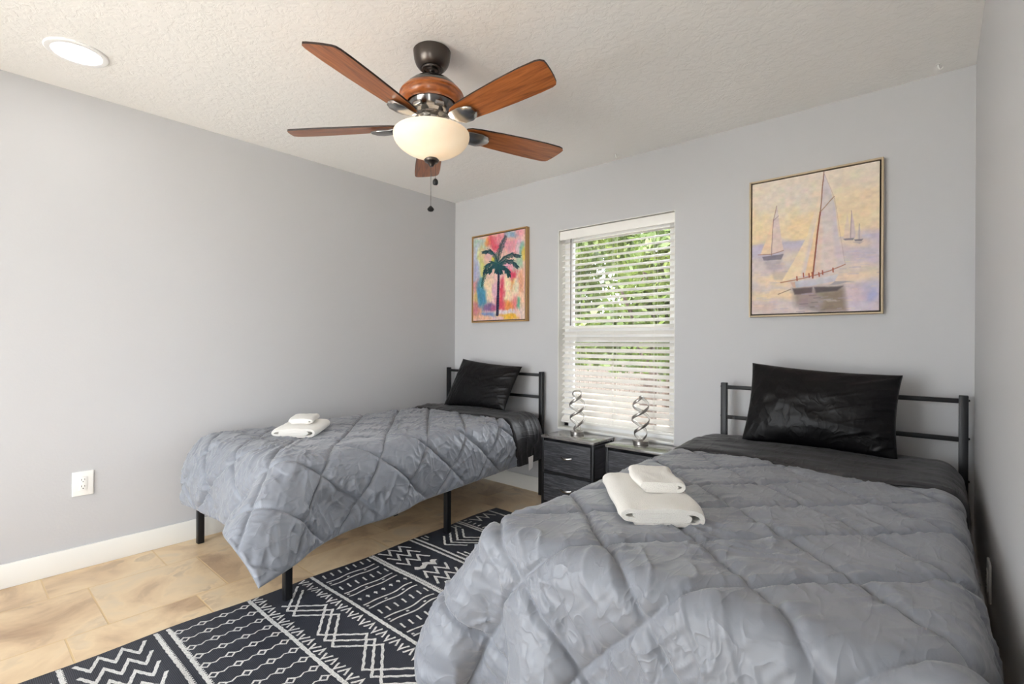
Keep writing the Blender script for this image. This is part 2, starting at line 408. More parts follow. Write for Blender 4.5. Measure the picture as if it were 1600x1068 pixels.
# ------------------------------------------------------------------ ceiling fan
FX, FY = 1.653, -1.671
fan = thing('ceiling_fan', 'dark bronze ceiling fan with five walnut blades and a frosted glass bowl light', 'ceiling fan', (FX, FY, H))
dz = -H
def fl(name, prof, mat, n=56, parent=fan):
    bm = NB(); lathe(bm, [(r, z+dz) for r, z in prof], n); return obj(name, bm, mat, parent)
fl('canopy', [(.076, 2.44), (.081, 2.435), (.080, 2.425), (.077, 2.40), (.070, 2.38), (.060, 2.366), (.052, 2.361), (.050, 2.363), (.044, 2.363), (.042, 2.356), (.036, 2.356), (.034, 2.362), (.026, 2.362), (.024, 2.354), (0, 2.352)], M_BRONZE)
fl('downrod', [(0, 2.365), (.0125, 2.365), (.0125, 2.335), (.024, 2.333), (.027, 2.325), (.034, 2.317), (0, 2.316)], M_GUN)
mh = fl('motor_housing', [(0, 2.322), (.034, 2.32), (.060, 2.314), (.088, 2.300), (.106, 2.284), (.116, 2.268), (.118, 2.262), (.115, 2.258), (.110, 2.232), (.106, 2.226), (.104, 2.215), (.098, 2.19), (.088, 2.172), (.074, 2.162), (.070, 2.158), (0, 2.158)], M_GUN)
fl('wood_ring', [(.117, 2.264), (.126, 2.262), (.135, 2.252), (.139, 2.244), (.135, 2.241), (.133, 2.238), (.134, 2.232), (.130, 2.220), (.122, 2.208), (.112, 2.203), (.106, 2.205)], M_RINGWOOD, parent=mh)
for k in range(6):      # bright plates around the lower housing
    a = math.radians(70+30+60*k); bm = NB()
    box(bm, (.078, -.020, 2.168+dz), (.099, .020, 2.186+dz), .004, M=Matrix.Rotation(a, 4, 'Z'))
    obj('vent_plate', bm, M_CHROME, mh)
fl('switch_housing', [(.070, 2.160), (.072, 2.15), (.060, 2.146), (.052, 2.142), (.050, 2.11), (.056, 2.106), (.058, 2.098), (.09, 2.094), (.092, 2.090), (0, 2.090)], M_CHROME)
# bowl (shell with thickness)
outer = []; inner = []
for i in range(17):
    a = i/16*PI/2
    outer.append((.165*math.cos(a)**1.3 if i < 15 else .016-.001*(i-15), 2.070-.100*math.sin(a)))
outer = [(.158, 2.082), (.164, 2.079)]+outer
inner = [(max(r-.005, .012), z+.005) for r, z in outer[::-1]]
bowl = fl('glass_bowl', outer+inner, M_BOWL, 64)
fl('finial', [(.014, 1.972), (.028, 1.970), (.033, 1.964), (.030, 1.957), (.018, 1.952), (.012, 1.944), (.008, 1.936), (0, 1.935)], M_BRONZE)
BLZ, PITCHB = 2.112, math.radians(12)
for k in range(5):
    ang = math.radians(70+72*k)
    MR = Matrix.Translation((0, 0, BLZ+dz)) @ Matrix.Rotation(ang, 4, 'Z') @ Matrix.Rotation(-PITCHB, 4, 'X')
    # outline: root, swelling sides, blunt slanted tip with rounded corners
    pts = []
    top = [(.155, .036), (.175, .047), (.22, .054), (.32, .062), (.45, .069), (.56, .072), (.615, .071), (.632, .066), (.640, .056)]
    bot = [(.664, -.030), (.665, -.046), (.655, -.058), (.635, -.064), (.56, -.068), (.45, -.067), (.32, -.061), (.22, -.054), (.175, -.047), (.155, -.036)]
    out = top+[(.650, .03), (.658, 0)]+bot
    bm = NB(); t2 = .0035
    rb = [bm.verts.new((x, y, -t2)) for x, y in out]; rt = [bm.verts.new((x, y, t2)) for x, y in out]
    n = len(out)
    bm.faces.new(rb[::-1]); bm.faces.new(rt)
    for i in range(n):
        f = bm.faces.new((rb[i], rb[(i+1) % n], rt[(i+1) % n], rt[i])); f.material_index = 1
    blade = obj('blade', bm, [M_BLADE, M_BLADEEDGE], fan, smooth=False)
    blade.matrix_local = MR
    # iron: arm from the hub, dished plate under the blade
    bm = NB()
    prof = [(.055, .024, .040), (.085, .022, .034), (.115, .021, .014), (.145, .030, -.004), (.18, .044, -.012), (.225, .046, -.014), (.255, .036, -.012), (.272, .018, -.008)]
    rows = []
    for x, w, z in prof:
        rows.append([bm.verts.new((x, w*s, z+(0.004 if abs(s) < .5 else 0)-.004)) for s in (-1, -.45, .45, 1)]+[bm.verts.new((x, w*s, z-.012+(0.006 if abs(s) > .5 else 0))) for s in (1, .45, -.45, -1)])
    for a, b in zip(rows, rows[1:]):
        for i in range(8): bm.faces.new((a[i], a[(i+1) % 8], b[(i+1) % 8], b[i]))
    bm.faces.new(rows[0][::-1]); bm.faces.new(rows[-1])
    iron = obj('blade_iron', bm, M_CHROME, blade, angle=1.0)
# pull chains
def chain(x, y, z0, z1, fob):
    bm = NB(); n = int((z0-z1)/.006)
    for i in range(n):
        z = z0-i*.006+dz
        bmesh.ops.create_icosphere(bm, subdivisions=1, radius=.0022, matrix=Matrix.Translation((x, y, z)))
    c = obj('pull_chain', bm, M_BRONZE, fan)
    bm = NB()
    if fob == 'ball': lathe(bm, [(0, .014), (.004, .012), (.010, .006), (.0145, 0), (.0145, -.004), (.010, -.010), (0, -.013)], 20, (x, y, z1+dz))
    else: lathe(bm, [(0, .012), (.006, .011), (.011, .004), (.012, -.006), (.009, -.014), (0, -.016)], 20, (x, y, z1+dz))
    obj('chain_fob', bm, M_BLACKMETAL, c)
chain(.012, .012, 1.945, 1.872, 'drum'); chain(-.002, -.002, 1.937, 1.752, 'ball')
for dx, dy in ((.06, 0), (-.03, .052), (-.03, -.052)):
    L = bpy.data.lights.new('fan_bulb', 'POINT'); L.energy = FAN_E/3; L.shadow_soft_size = .022; L.color = (1, .94, .86)
    lo = bpy.data.objects.new('fan_bulb', L); COL.objects.link(lo); lo.parent = fan; lo.location = (dx, dy, 2.062+dz)

# ------------------------------------------------------------------ small fittings
def outlet(name, label, loc, rotz, w=.086, h=.124):
    r = thing(name, label, 'outlet', loc, rotz)          # local +x points out of the wall
    bm = NB(); box(bm, (0, -w/2, -h/2), (.007, w/2, h/2), .004, 3); pl = obj('cover_plate', bm, M_PLASTIC, r)
    bm = NB(); box(bm, (.005, -.0165, -.0335), (.0095, .0165, .0335), .0015); obj('receptacle', bm, M_PLASTIC, r)
    bm = NB()
    for z in (.017, -.017):
        for y, hh in ((-.0062, .0045), (.0062, .0035)):
            box(bm, (.0088, y-.0011, z+.003-hh), (.0098, y+.0011, z+.003+hh))
        bmesh.ops.create_cone(bm, cap_ends=True, segments=12, radius1=.0024, radius2=.0024, depth=.0012, matrix=Matrix.Translation((.0094, 0, z-.008)) @ Matrix.Rotation(PI/2, 4, 'Y'))
    obj('slot', bm, M_SLOT, r)
outlet('wall_outlet', 'white duplex outlet low on the left grey wall above the baseboard', (0, -2.594, .436), 0)
outlet('wall_outlet', 'white outlet seen edge-on on the right wall beside the nearer bed', (W, -.918, .433), PI, .081, .12)
def hook(x, y, label):
    bm = NB()
    tube(bm, [(x, y, H+.001), (x, y, H-.014), (x+.004, y-.002, H-.024), (x+.012, y-.004, H-.027), (x+.017, y-.005, H-.020)], .0032, 8)
    lathe(bm, [(0, -.003), (.008, -.002), (.010, 0)], 16, (x, y, H))
    tag(obj('ceiling_hook', bm, M_TRIM), label, 'hook')
hook(3.32, -.11, 'small white ceiling hook in the corner above the right bed')
hook(1.683, -.10, 'tiny white ceiling hook above the window')

# ------------------------------------------------------------------ window blind
blind = thing('window_blind', 'white wood-slat blind with tilted slats hanging in the window', 'blind', ((WX0+WX1)/2, .045, 1.95))
bx0, bx1 = WX0+.014, WX1-.008
def BL(bm, n, mat, **k):
    o = obj(n, bm, mat, blind, **k); o.data.transform(Matrix.Translation(-blind.location)); return o
bm = NB(); box(bm, (bx0-.006, .006, 1.945), (bx1+.004, .016, 2.012), .004); box(bm, (bx0-.006, .012, 2.0), (bx1+.004, .07, 2.012), .002); BL(bm, 'valance', M_SLAT)
bm = NB(); box(bm, (bx0+.004, .022, 1.962), (bx1-.004, .072, 1.998), .003); BL(bm, 'head_rail', M_SLAT)
bm = NB(); zz = 1.925; pitch = .0425; tilt = math.radians(27); yc = .046
ns = 0
while zz > .60:
    tl = tilt+random.uniform(-.02, .02)
    R1 = Matrix.Translation(((bx0+bx1)/2, yc, zz)) @ Matrix.Rotation(tl, 4, 'X')
    w = (bx1-bx0)/2-.004
    prof = [(-.025, -.0012), (-.0125, .0006), (0, .0014), (.0125, .0006), (.025, -.0012)]
    up = [[bm.verts.new(R1 @ Vector((sx*w, y, z+.0014))) for y, z in prof] for sx in (-1, 1)]
    lo_ = [[bm.verts.new(R1 @ Vector((sx*w, y, z-.0014))) for y, z in prof] for sx in (-1, 1)]
    for i in range(4):
        bm.faces.new((up[0][i], up[0][i+1], up[1][i+1], up[1][i])); bm.faces.new((lo_[0][i+1], lo_[0][i], lo_[1][i], lo_[1][i+1]))
    bm.faces.new((up[0][0], up[1][0], lo_[1][0], lo_[0][0])); bm.faces.new((up[1][4], up[0][4], lo_[0][4], lo_[1][4]))
    for s in (0, 1): bm.faces.new([*up[s], *lo_[s][::-1]])
    zz -= pitch; ns += 1
BL(bm, 'slats', M_SLAT, angle=.5)
bm = NB(); box(bm, (bx0+.002, yc-.026, zz+.006), (bx1-.002, yc+.026, zz+.026), .004); BL(bm, 'bottom_rail', M_SLAT)
zb = zz+.026
for xx in (bx0+.14, (bx0+bx1)/2, bx1-.14):
    bm = NB()
    for dx in (-.004, .004): tube(bm, [(xx+dx, yc-.0275, 1.965), (xx+dx, yc-.0275, zb)], .0008, 6)
    tube(bm, [(xx, yc+.0275, 1.965), (xx, yc+.0275, zb)], .0008, 6)
    BL(bm, 'ladder_cord', M_SLAT)
bm = NB(); tube(bm, [(1.262, .002, 1.945), (1.262, .0, 1.93), (1.263, -.001, 1.31)], .0038, 8); lathe(bm, [(0, 1.325), (.005, 1.322), (.0055, 1.30), (0, 1.298)], 10, (1.263, -.001, 0)); BL(bm, 'tilt_wand', simple('grey_wand', srgb(120, 118, 116), .4))

# ------------------------------------------------------------------ paintings
def hom(src, dst):
    A = []; b = []
    for (x, y), (u, v) in zip(src, dst):
        A += [[x, y, 1, 0, 0, 0, -u*x, -u*y], [0, 0, 0, x, y, 1, -v*x, -v*y]]; b += [u, v]
    h = np.linalg.solve(np.array(A, float), np.array(b, float)); return np.append(h, 1).reshape(3, 3)
class Paint:
    """pigments laid on a fine grid of canvas points; shapes are given in sketch units"""
    def __init__(s, nu, nv, quad, aspect, seed):
        s.u, s.v = np.meshgrid(np.linspace(0, 1, nu), np.linspace(0, 1, nv), indexing='ij')   # v down
        Hm = np.linalg.inv(hom(quad, [(0, 0), (1, 0), (1, 1), (0, 1)]))
        q = Hm @ np.stack([s.u.ravel(), s.v.ravel(), np.ones(s.u.size)]); s.x = (q[0]/q[2]).reshape(s.u.shape); s.y = (q[1]/q[2]).reshape(s.u.shape)
        s.c = np.ones(s.u.shape+(3,))*200; s.seed = seed; s.nu, s.nv = nu, nv; s.as_ = aspect
        s.wx = fbm(s.u*9, s.v*9, seed)*1.0; s.wy = fbm(s.u*9+5, s.v*9, seed+9)
    def lay(s, a, col): s.c += (np.asarray(col, float)-s.c)*np.clip(a, 0, 1)[..., None]
    def blob(s, x, y, rx, ry, col, a=1., p=2.):
        d = (np.abs((s.x+s.wx*rx*.35-x)/rx)**p+np.abs((s.y+s.wy*ry*.35-y)/ry)**p)
        s.lay(a*np.exp(-.75*d**1.6), col)
    def poly(s, pts, col, a=1., soft=4., col2=None):
        x = s.x+s.wx*2.; y = s.y+s.wy*2.; ins = np.zeros(x.shape, bool); dist = np.full(x.shape, 1e9); n = len(pts)
        for i in range(n):
            (x0, y0), (x1, y1) = pts[i], pts[(i+1) % n]
            if y0 != y1:
                cr = ((y0 > y) != (y1 > y)) & (x < (x1-x0)*(y-y0)/(y1-y0)+x0); ins ^= cr
            dist = np.minimum(dist, s.seg(x, y, x0, y0, x1, y1))
        sd = np.where(ins, dist, -dist); al = a*np.clip(.5+sd/soft, 0, 1)
        if col2 is not None:
            ys = [p[1] for p in pts]; t = np.clip((s.y-min(ys))/(max(ys)-min(ys)), 0, 1)[..., None]
            col = np.asarray(col, float)*(1-t)+np.asarray(col2, float)*t
            s.c += (col-s.c)*al[..., None]
        else: s.lay(al, col)
    @staticmethod
    def seg(x, y, x0, y0, x1, y1):
        dx, dy = x1-x0, y1-y0; t = np.clip(((x-x0)*dx+(y-y0)*dy)/(dx*dx+dy*dy+1e-9), 0, 1)
        return np.hypot(x-x0-t*dx, y-y0-t*dy)
    def line(s, pts, w, col, a=1., soft=2.5, w2=None):
        n = len(pts)-1
        for i in range(n):
            d = s.seg(s.x+s.wx*1.2, s.y+s.wy*1.2, *pts[i], *pts[i+1]); ww = w if w2 is None else w+(w2-w)*i/max(1, n-1)
            s.lay(a*np.clip(.5+(ww/2-d)/soft, 0, 1), col)
    def brush(s, amp, fu, fv):
        n = fbm(s.u*fu, s.v*fv, s.seed+31, 4); s.c *= (1+amp*n)[..., None]
        for k in range(3): s.c[..., k] += 255*amp*.35*fbm(s.u*fu*.6+3*k, s.v*fv*.6, s.seed+50+k, 3)
        s.c = np.clip(s.c, 0, 255)
def painting(name, label, x0, x1, z0, z1, depth, fw, P, frame_col, liner_col):
    root = thing(name, label, 'painting', ((x0+x1)/2, 0, (z0+z1)/2))
    cx, cz = (x0+x1)/2, (z0+z1)/2; w, h = (x1-x0)/2, (z1-z0)/2
    bm = NB()
    box(bm, (-w, -depth, -h), (-w+fw, -.001, h), .0015); box(bm, (w-fw, -depth, -h), (w, -.001, h), .0015)
    box(bm, (-w+fw, -depth, -h), (w-fw, -.001, -h+fw), .0015); box(bm, (-w+fw, -depth, h-fw), (w-fw, -.001, h), .0015)
    obj('frame', bm, frame_col, root)
    gap = .007; iw, ih = w-fw, h-fw
    bm = NB(); box(bm, (-iw, -depth*.5, -ih), (iw, -.004, ih)); obj('backing', bm, liner_col, root)
    iw -= gap; ih -= gap
    yf = -depth+.004
    verts = np.stack([-iw+2*iw*P.u, np.full(P.u.shape, yf), ih-2*ih*P.v], -1).reshape(-1, 3)
    # sides of the stretched canvas
    t = NT(name+'_pigment'); at = t.add('ShaderNodeVertexColor'); at.layer_name = 'pigment'
    t.link(at.outputs[0], t.b.inputs['Base Color']); t.b.inputs['Roughness'].default_value = .5; t.b.inputs['Specular IOR Level'].default_value = .3
    n = t.add('ShaderNodeTexNoise', Scale=120.0, Detail=4.0); t.link(t.coords(), n.inputs['Vector']); t.bump(n.outputs[0], .25, .003)
    nv = len(verts); F = grid_faces(P.nu, P.nv, flip=False)
    side = np.array([(-iw, yf, ih), (iw, yf, ih), (iw, yf, -ih), (-iw, yf, -ih), (-iw, -.012, ih), (iw, -.012, ih), (iw, -.012, -ih), (-iw, -.012, -ih)])
    F = np.concatenate([F, np.array([(0, 1, 5, 4), (1, 2, 6, 5), (2, 3, 7, 6), (3, 0, 4, 7), (4, 5, 6, 7)])+nv])
    o = raw('canvas', np.concatenate([verts, side]), F, t.m, root, smooth=False)
    ca = o.data.color_attributes.new('pigment', 'FLOAT_COLOR', 'POINT')
    c = np.clip(P.c, 0, 255)/255; c = np.where(c <= .04045, c/12.92, ((c+.055)/1.055)**2.4).reshape(-1, 3)
    c = np.concatenate([c, np.tile(c.mean(0), (8, 1))]); ca.data.foreach_set('color', np.concatenate([c, np.ones((len(c), 1))], 1).astype(np.float32).ravel())
    return root
# sailing boats on a hazy sea
P = Paint(270, 330, [(88, 216), (866, 73), (860, 985), (80, 996)], 1, 3)
yy = P.y
P.lay(np.ones_like(yy), (228, 214, 200))
P.lay(np.clip((yy-150)/330, 0, 1), (236, 212, 172))
for a in [(250, 330, 200, 110, (226, 214, 202), .7), (700, 200, 180, 120, (230, 214, 192), .7), (800, 330, 110, 90, (238, 208, 170), .7), (430, 470, 110, 90, (242, 212, 160), .8), (620, 420, 90, 120, (240, 214, 170), .7), (130, 470, 80, 90, (240, 214, 168), .7), (340, 260, 100, 60, (220, 206, 200), .5)]: P.blob(*a)
hz = 575-(P.x-90)*.085
P.lay(np.clip((yy-hz)/6, 0, 1), (205, 190, 192))
for a in [(150, 610, 120, 40, (182, 174, 200), .9), (330, 575, 90, 30, (186, 178, 202), .8), (820, 560, 90, 55, (190, 180, 206), .9), (800, 660, 120, 60, (196, 186, 206), .8), (240, 790, 170, 40, (236, 208, 166), .9), (150, 880, 110, 30, (190, 178, 196), .8), (250, 880, 200, 30, (238, 210, 160), .8), (140, 960, 110, 50, (206, 178, 170), .8), (750, 780, 150, 40, (238, 212, 178), .8), (720, 720, 140, 25, (224, 206, 190), .8), (800, 880, 90, 70, (178, 172, 206), .9), (820, 900, 40, 35, (150, 160, 206), .9), (700, 900, 70, 70, (206, 184, 198), .8), (720, 570, 130, 25, (240, 214, 184), .7), (380, 660, 120, 40, (228, 206, 180), .7), (500, 970, 160, 30, (196, 180, 196), .7), (700, 960, 160, 30, (196, 184, 206), .7)]: P.blob(*a)
rg = np.random.default_rng(4)
for k in range(150):      # short horizontal strokes on the water
    x = rg.uniform(80, 860); y = rg.uniform(610, 1000); L = rg.uniform(18, 70)
    P.line([(x, y), (x+L, y-L*.03)], rg.uniform(2, 6), [(242, 218, 180), (180, 174, 200), (224, 200, 190), (170, 160, 186)][rg.integers(4)], .5, 4)
P.poly([(150, 668), (262, 664), (255, 720), (215, 745), (170, 720)], (160, 148, 160), .6, 24)
P.poly([(200, 745), (290, 740), (270, 790), (215, 790)], (176, 160, 156), .6, 14)
P.poly([(233, 345), (250, 440), (274, 612), (200, 632), (213, 440)], (214, 196, 194), 1, 4, (222, 196, 186))
P.poly([(214, 420), (196, 634), (130, 638), (165, 560)], (240, 206, 170), .95, 4)
P.line([(232, 345), (214, 430), (200, 640)], 4, (150, 110, 100)); P.line([(214, 432), (245, 402)], 3, (140, 110, 110)); P.line([(120, 636), (200, 634), (275, 612)], 4, (140, 96, 86))
P.poly([(143, 648), (275, 632), (258, 668), (152, 670)], (112, 106, 122), 1, 4)
for pl, c in (([(690, 375), (712, 470), (720, 540), (680, 545)], (206, 180, 190)), ([(664, 395), (680, 470), (678, 545), (642, 545)], (226, 200, 184)), ([(740, 455), (758, 545), (728, 548)], (206, 186, 190)), ([(730, 480), (728, 548), (708, 548)], (226, 200, 184))): P.poly(pl, c, .9, 5)
P.line([(690, 375), (686, 545)], 4, (150, 120, 126)); P.line([(740, 455), (738, 548)], 3, (130, 116, 126))
P.poly([(640, 546), (708, 542), (700, 556), (650, 556)], (120, 112, 126), 1, 4); P.poly([(706, 552), (764, 546), (752, 560), (714, 562)], (112, 104, 118), 1, 4); P.poly([(700, 566), (764, 562), (740, 578)], (150, 140, 158), .7, 8)
P.poly([(330, 842), (460, 835), (640, 832), (660, 985), (480, 990), (340, 950)], (128, 110, 112), .8, 40)
P.poly([(480, 870), (640, 850), (650, 985), (500, 985), (520, 930)], (112, 96, 76), .75, 36)
P.poly([(330, 842), (450, 838), (445, 870), (340, 880)], (62, 48, 56), .9, 10); P.poly([(460, 838), (640, 834), (600, 862), (470, 872)], (52, 42, 50), .9, 10)
for k in range(26):
    x = rg.uniform(330, 620); y = rg.uniform(860, 990); L = rg.uniform(20, 60); P.line([(x, y), (x+L, y-2)], rg.uniform(3, 7), [(190, 170, 166), (90, 78, 86), (150, 140, 160)][rg.integers(3)], .6, 5)
P.poly([(497, 272), (482, 420), (440, 600), (418, 755), (262, 800), (330, 690), (420, 520)], (236, 214, 190), 1, 4, (240, 216, 176))
P.poly([(470, 430), (440, 600), (418, 755), (380, 765), (420, 600)], (214, 196, 200), .7, 20)
P.poly([(490, 395), (476, 560), (455, 770), (405, 765), (445, 590)], (238, 206, 164), 1, 4, (236, 196, 150))
P.poly([(523, 140), (556, 230), (588, 330), (612, 520), (648, 702), (468, 756), (482, 560), (502, 380)], (206, 196, 200), 1, 4, (224, 204, 196))
P.poly([(585, 300), (612, 520), (648, 702), (600, 720), (575, 500)], (200, 188, 204), .6, 22)
P.poly([(482, 560), (500, 400), (515, 500), (500, 745), (468, 756)], (228, 196, 180), .7, 18)
P.line([(523, 140), (499, 380)], 6, (120, 70, 46)); P.line([(499, 380), (480, 520), (452, 782)], 9, (124, 46, 26)); P.line([(499, 380), (586, 288)], 5, (150, 104, 80)); P.line([(523, 145), (588, 300), (650, 700)], 2.5, (170, 140, 140), .7)
P.poly([(318, 802), (480, 786), (612, 756), (590, 800), (450, 830), (335, 838)], (214, 208, 212), 1, 3, (176, 176, 196)); P.poly([(318, 802), (345, 800), (350, 836), (335, 838)], (206, 160, 140), .9, 4)
P.poly([(590, 800), (690, 804), (610, 822), (560, 824)], (130, 126, 140), .8, 6)
P.line([(255, 806), (395, 782), (470, 764), (560, 738), (650, 702)], 5, (150, 76, 48)); P.line([(240, 878), (320, 846)], 4, (110, 80, 70))
for x, y in ((395, 765), (430, 768), (448, 762), (490, 764), (512, 752), (575, 738), (355, 786)): P.line([(x, y-14), (x+2, y+8)], 8, (150, 58, 36))
P.c = P.c*.82+np.array((236, 224, 208))*.18
P.brush(.03, 26, 44)
M_PALEFRAME = simple('pale_wood_frame', srgb(196, 176, 146), .45); M_DARKLINER = simple('dark_frame_liner', srgb(40, 30, 22), .6)
M_GOLDFRAME = simple('honey_wood_frame', srgb(176, 138, 88), .4)
painting('sailboat_painting', 'large square-ish painting of sailing boats on a pale sea above the right bed', 2.506, 3.120, 1.322, 2.092, .038, .009, P, M_PALEFRAME, M_DARKLINER)
# palm on a bright abstract ground
P = Paint(190, 280, [(95, 176), (598, 90), (588, 996), (84, 1006)], 1, 11)
P.lay(np.ones_like(P.x), (228, 190, 176))
for a in [(150, 230, 110, 70, (176, 196, 190)), (120, 480, 50, 170, (170, 176, 206)), (130, 380, 30, 90, (190, 200, 216)), (180, 460, 40, 160, (206, 206, 130)), (240, 210, 40, 60, (226, 160, 90)), (310, 220, 70, 90, (214, 84, 104)), (370, 180, 60, 60, (220, 140, 150)), (480, 140, 70, 30, (130, 170, 196)), (540, 120, 50, 50, (226, 160, 170)), (470, 250, 90, 70, (222, 150, 164)), (540, 260, 30, 70, (220, 190, 200)), (570, 300, 24, 70, (126, 176, 166)), (585, 350, 20, 70, (222, 186, 90)), (530, 420, 50, 70, (170, 196, 170)), (240, 360, 60, 60, (224, 176, 176)), (290, 400, 20, 40, (226, 206, 80)), (420, 480, 60, 40, (222, 160, 180)), (460, 550, 50, 60, (206, 66, 96)), (120, 660, 30, 60, (216, 146, 140)), (165, 760, 45, 150, (70, 138, 170)), (110, 780, 24, 90, (206, 176, 110)), (180, 640, 24, 50, (90, 160, 160)), (245, 720, 45, 130, (240, 214, 176)), (300, 720, 30, 120, (222, 176, 190)), (370, 720, 34, 130, (206, 60, 92)), (365, 820, 40, 70, (214, 84, 100)), (425, 680, 40, 130, (244, 222, 182)), (480, 640, 30, 60, (220, 150, 90)), (510, 660, 40, 80, (226, 220, 190)), (560, 620, 30, 110, (220, 160, 130)), (550, 780, 50, 70, (240, 200, 170)), (520, 830, 20, 50, (100, 176, 150)), (440, 850, 40, 50, (226, 140, 70)), (480, 830, 30, 70, (222, 130, 130)), (260, 870, 60, 40, (120, 90, 140)), (300, 880, 40, 30, (176, 96, 130)), (130, 930, 70, 70, (222, 170, 140)), (110, 880, 40, 60, (200, 130, 130)), (250, 950, 80, 30, (110, 140, 190)), (400, 920, 90, 22, (216, 206, 210)), (430, 970, 90, 30, (228, 176, 60)), (300, 990, 100, 24, (222, 190, 190)), (560, 940, 50, 60, (226, 200, 190)), (200, 980, 80, 30, (226, 180, 150))]: P.blob(*a, .95, 3.)
for k in range(160):
    x = rg.uniform(90, 595); y = rg.uniform(120, 980); L = rg.uniform(20, 70); i = rg.integers(0, 190), rg.integers(0, 280)
    P.line([(x, y), (x+rg.uniform(-6, 6), y+L)], rg.uniform(4, 12), np.clip(P.c[min(189, int((x-90)/505*189)), min(279, int((y-120)/870*279))]+rg.uniform(-26, 30), 0, 255), .55, 6)
dk = (22, 58, 66); dk2 = (30, 84, 88)
P.line([(338, 500), (334, 620), (330, 760), (322, 950)], 20, (34, 38, 62), 1, 3, 26)
for k in range(16): P.line([(322, 560+k*24), (344, 555+k*24)], 2.5, (120, 110, 130), .6)
def frond(pts, ln, side=1, n=26):
    pts = np.array(pts, float); t = np.linspace(0, 1, n); seg = t*(len(pts)-1); i = np.minimum(seg.astype(int), len(pts)-2); f = (seg-i)[:, None]
    Q = pts[i]*(1-f)+pts[i+1]*f
    P.line([tuple(q) for q in Q], 9, dk, 1, 3, 4)
    for j in range(1, n):
        d = Q[j]-Q[j-1]; d /= np.hypot(*d)+1e-9; nrm = np.array([-d[1], d[0]]); L = ln*(.55+.6*math.sin(PI*t[j]**.8))
        for s in (1, -1):
            e = Q[j]+(d*.75+nrm*s*.65+np.array([0, .35]))*L*rg.uniform(.7, 1.1)
            P.line([tuple(Q[j]), tuple(e)], 6, dk if rg.random() < .7 else dk2, .95, 3)
frond([(330, 420), (345, 320), (370, 240), (408, 160)], 34)
frond([(325, 420), (300, 340), (250, 300), (185, 315)], 32)
frond([(335, 425), (400, 370), (470, 338), (545, 362)], 32)
frond([(335, 440), (400, 410), (470, 408), (522, 470)], 34)
frond([(330, 440), (270, 420), (215, 460), (205, 520), (172, 660)], 30, n=32)
frond([(330, 450), (280, 460), (250, 490), (240, 520)], 32)
frond([(335, 450), (390, 470), (425, 510), (440, 560)], 34)
frond([(335, 450), (350, 490), (365, 530)], 26, n=14); frond([(330, 450), (320, 490), (310, 520)], 26, n=14)
P.blob(330, 450, 50, 40, dk2, .9)
P.brush(.06, 50, 40)
painting('palm_painting', 'narrow bright painting of a dark palm tree beside the window', .254, .868, 1.342, 2.092, .040, .010, P, M_GOLDFRAME, M_DARKLINER)

# ------------------------------------------------------------------ beds
def bed_frame(label, loc, rotz, L=2.02):
    r = thing('bed_frame', label, 'bed', loc, rotz, 'black metal bed frames')
    hw = .505
    for s in (-1, 1):
        bm = NB(); box(bm, (s*hw-.016, -.016, 0), (s*hw+.016, .016, .947), .003)
        for z in (.925, .757, .57, .30): bmesh.ops.create_uvsphere(bm, u_segments=10, v_segments=6, radius=.006, matrix=Matrix.Translation((s*(hw+.016), 0, z)))
        obj('headboard_post', bm, M_BLACKMETAL, r)
    for z in (.922, .752, .575):
        bm = NB(); box(bm, (-hw+.016, -.009, z-.0105), (hw-.016, .009, z+.0105), .002); obj('headboard_rail', bm, M_BLACKMETAL, r)
    for s in (-1, 1):
        bm = NB(); box(bm, (s*hw-.014, -L, .282), (s*hw+.014, -.016, .324), .003); obj('side_rail', bm, M_BLACKMETAL, r)
        for y in (-L+.016, -1.0):
            bm = NB(); box(bm, (s*hw-.017, y-.017, 0), (s*hw+.017, y+.017, .310), .003); obj('leg', bm, M_BLACKMETAL, r)
    bm = NB(); box(bm, (-hw+.014, -L, .282), (hw-.014, -L+.03, .324), .003); obj('foot_rail', bm, M_BLACKMETAL, r)
    bm = NB(); box(bm, (-.015, -L+.03, .284), (.015, -.02, .309), .003); box(bm, (-.017, -1.017, 0), (.017, -.983, .29), .003); obj('centre_beam', bm, M_BLACKMETAL, r)
    for k in range(9):
        y = -.15-k*(L-.3)/8
        bm = NB(); box(bm, (-hw+.014, y-.02, .309), (hw-.014, y+.02, .323), .002); obj('slat', bm, M_BLACKMETAL, r)
    return r
def mattress(label, loc, rotz, L=1.995):
    r = thing('mattress', label, 'mattress', loc, rotz, 'mattresses')
    bm = NB(); box(bm, (-.485, -L+.005, .3245), (.485, -.035, .362), .018, 4); obj('base', bm, M_MATT, r)
    bm = NB(); box(bm, (-.49, -L, .350), (.49, -.03, .585), .045, 6)
    bmesh.ops.subdivide_edges(bm, edges=bm.edges[:], cuts=2, use_grid_fill=True)
    for v in bm.verts:
        v.co.x += .004*math.sin(v.co.z*60+v.co.y*5); v.co.z += .003*math.sin(v.co.y*11)*math.sin(v.co.x*9)
    obj('fitted_sheet', bm, M_SHEET, r, angle=1.2)
    return r

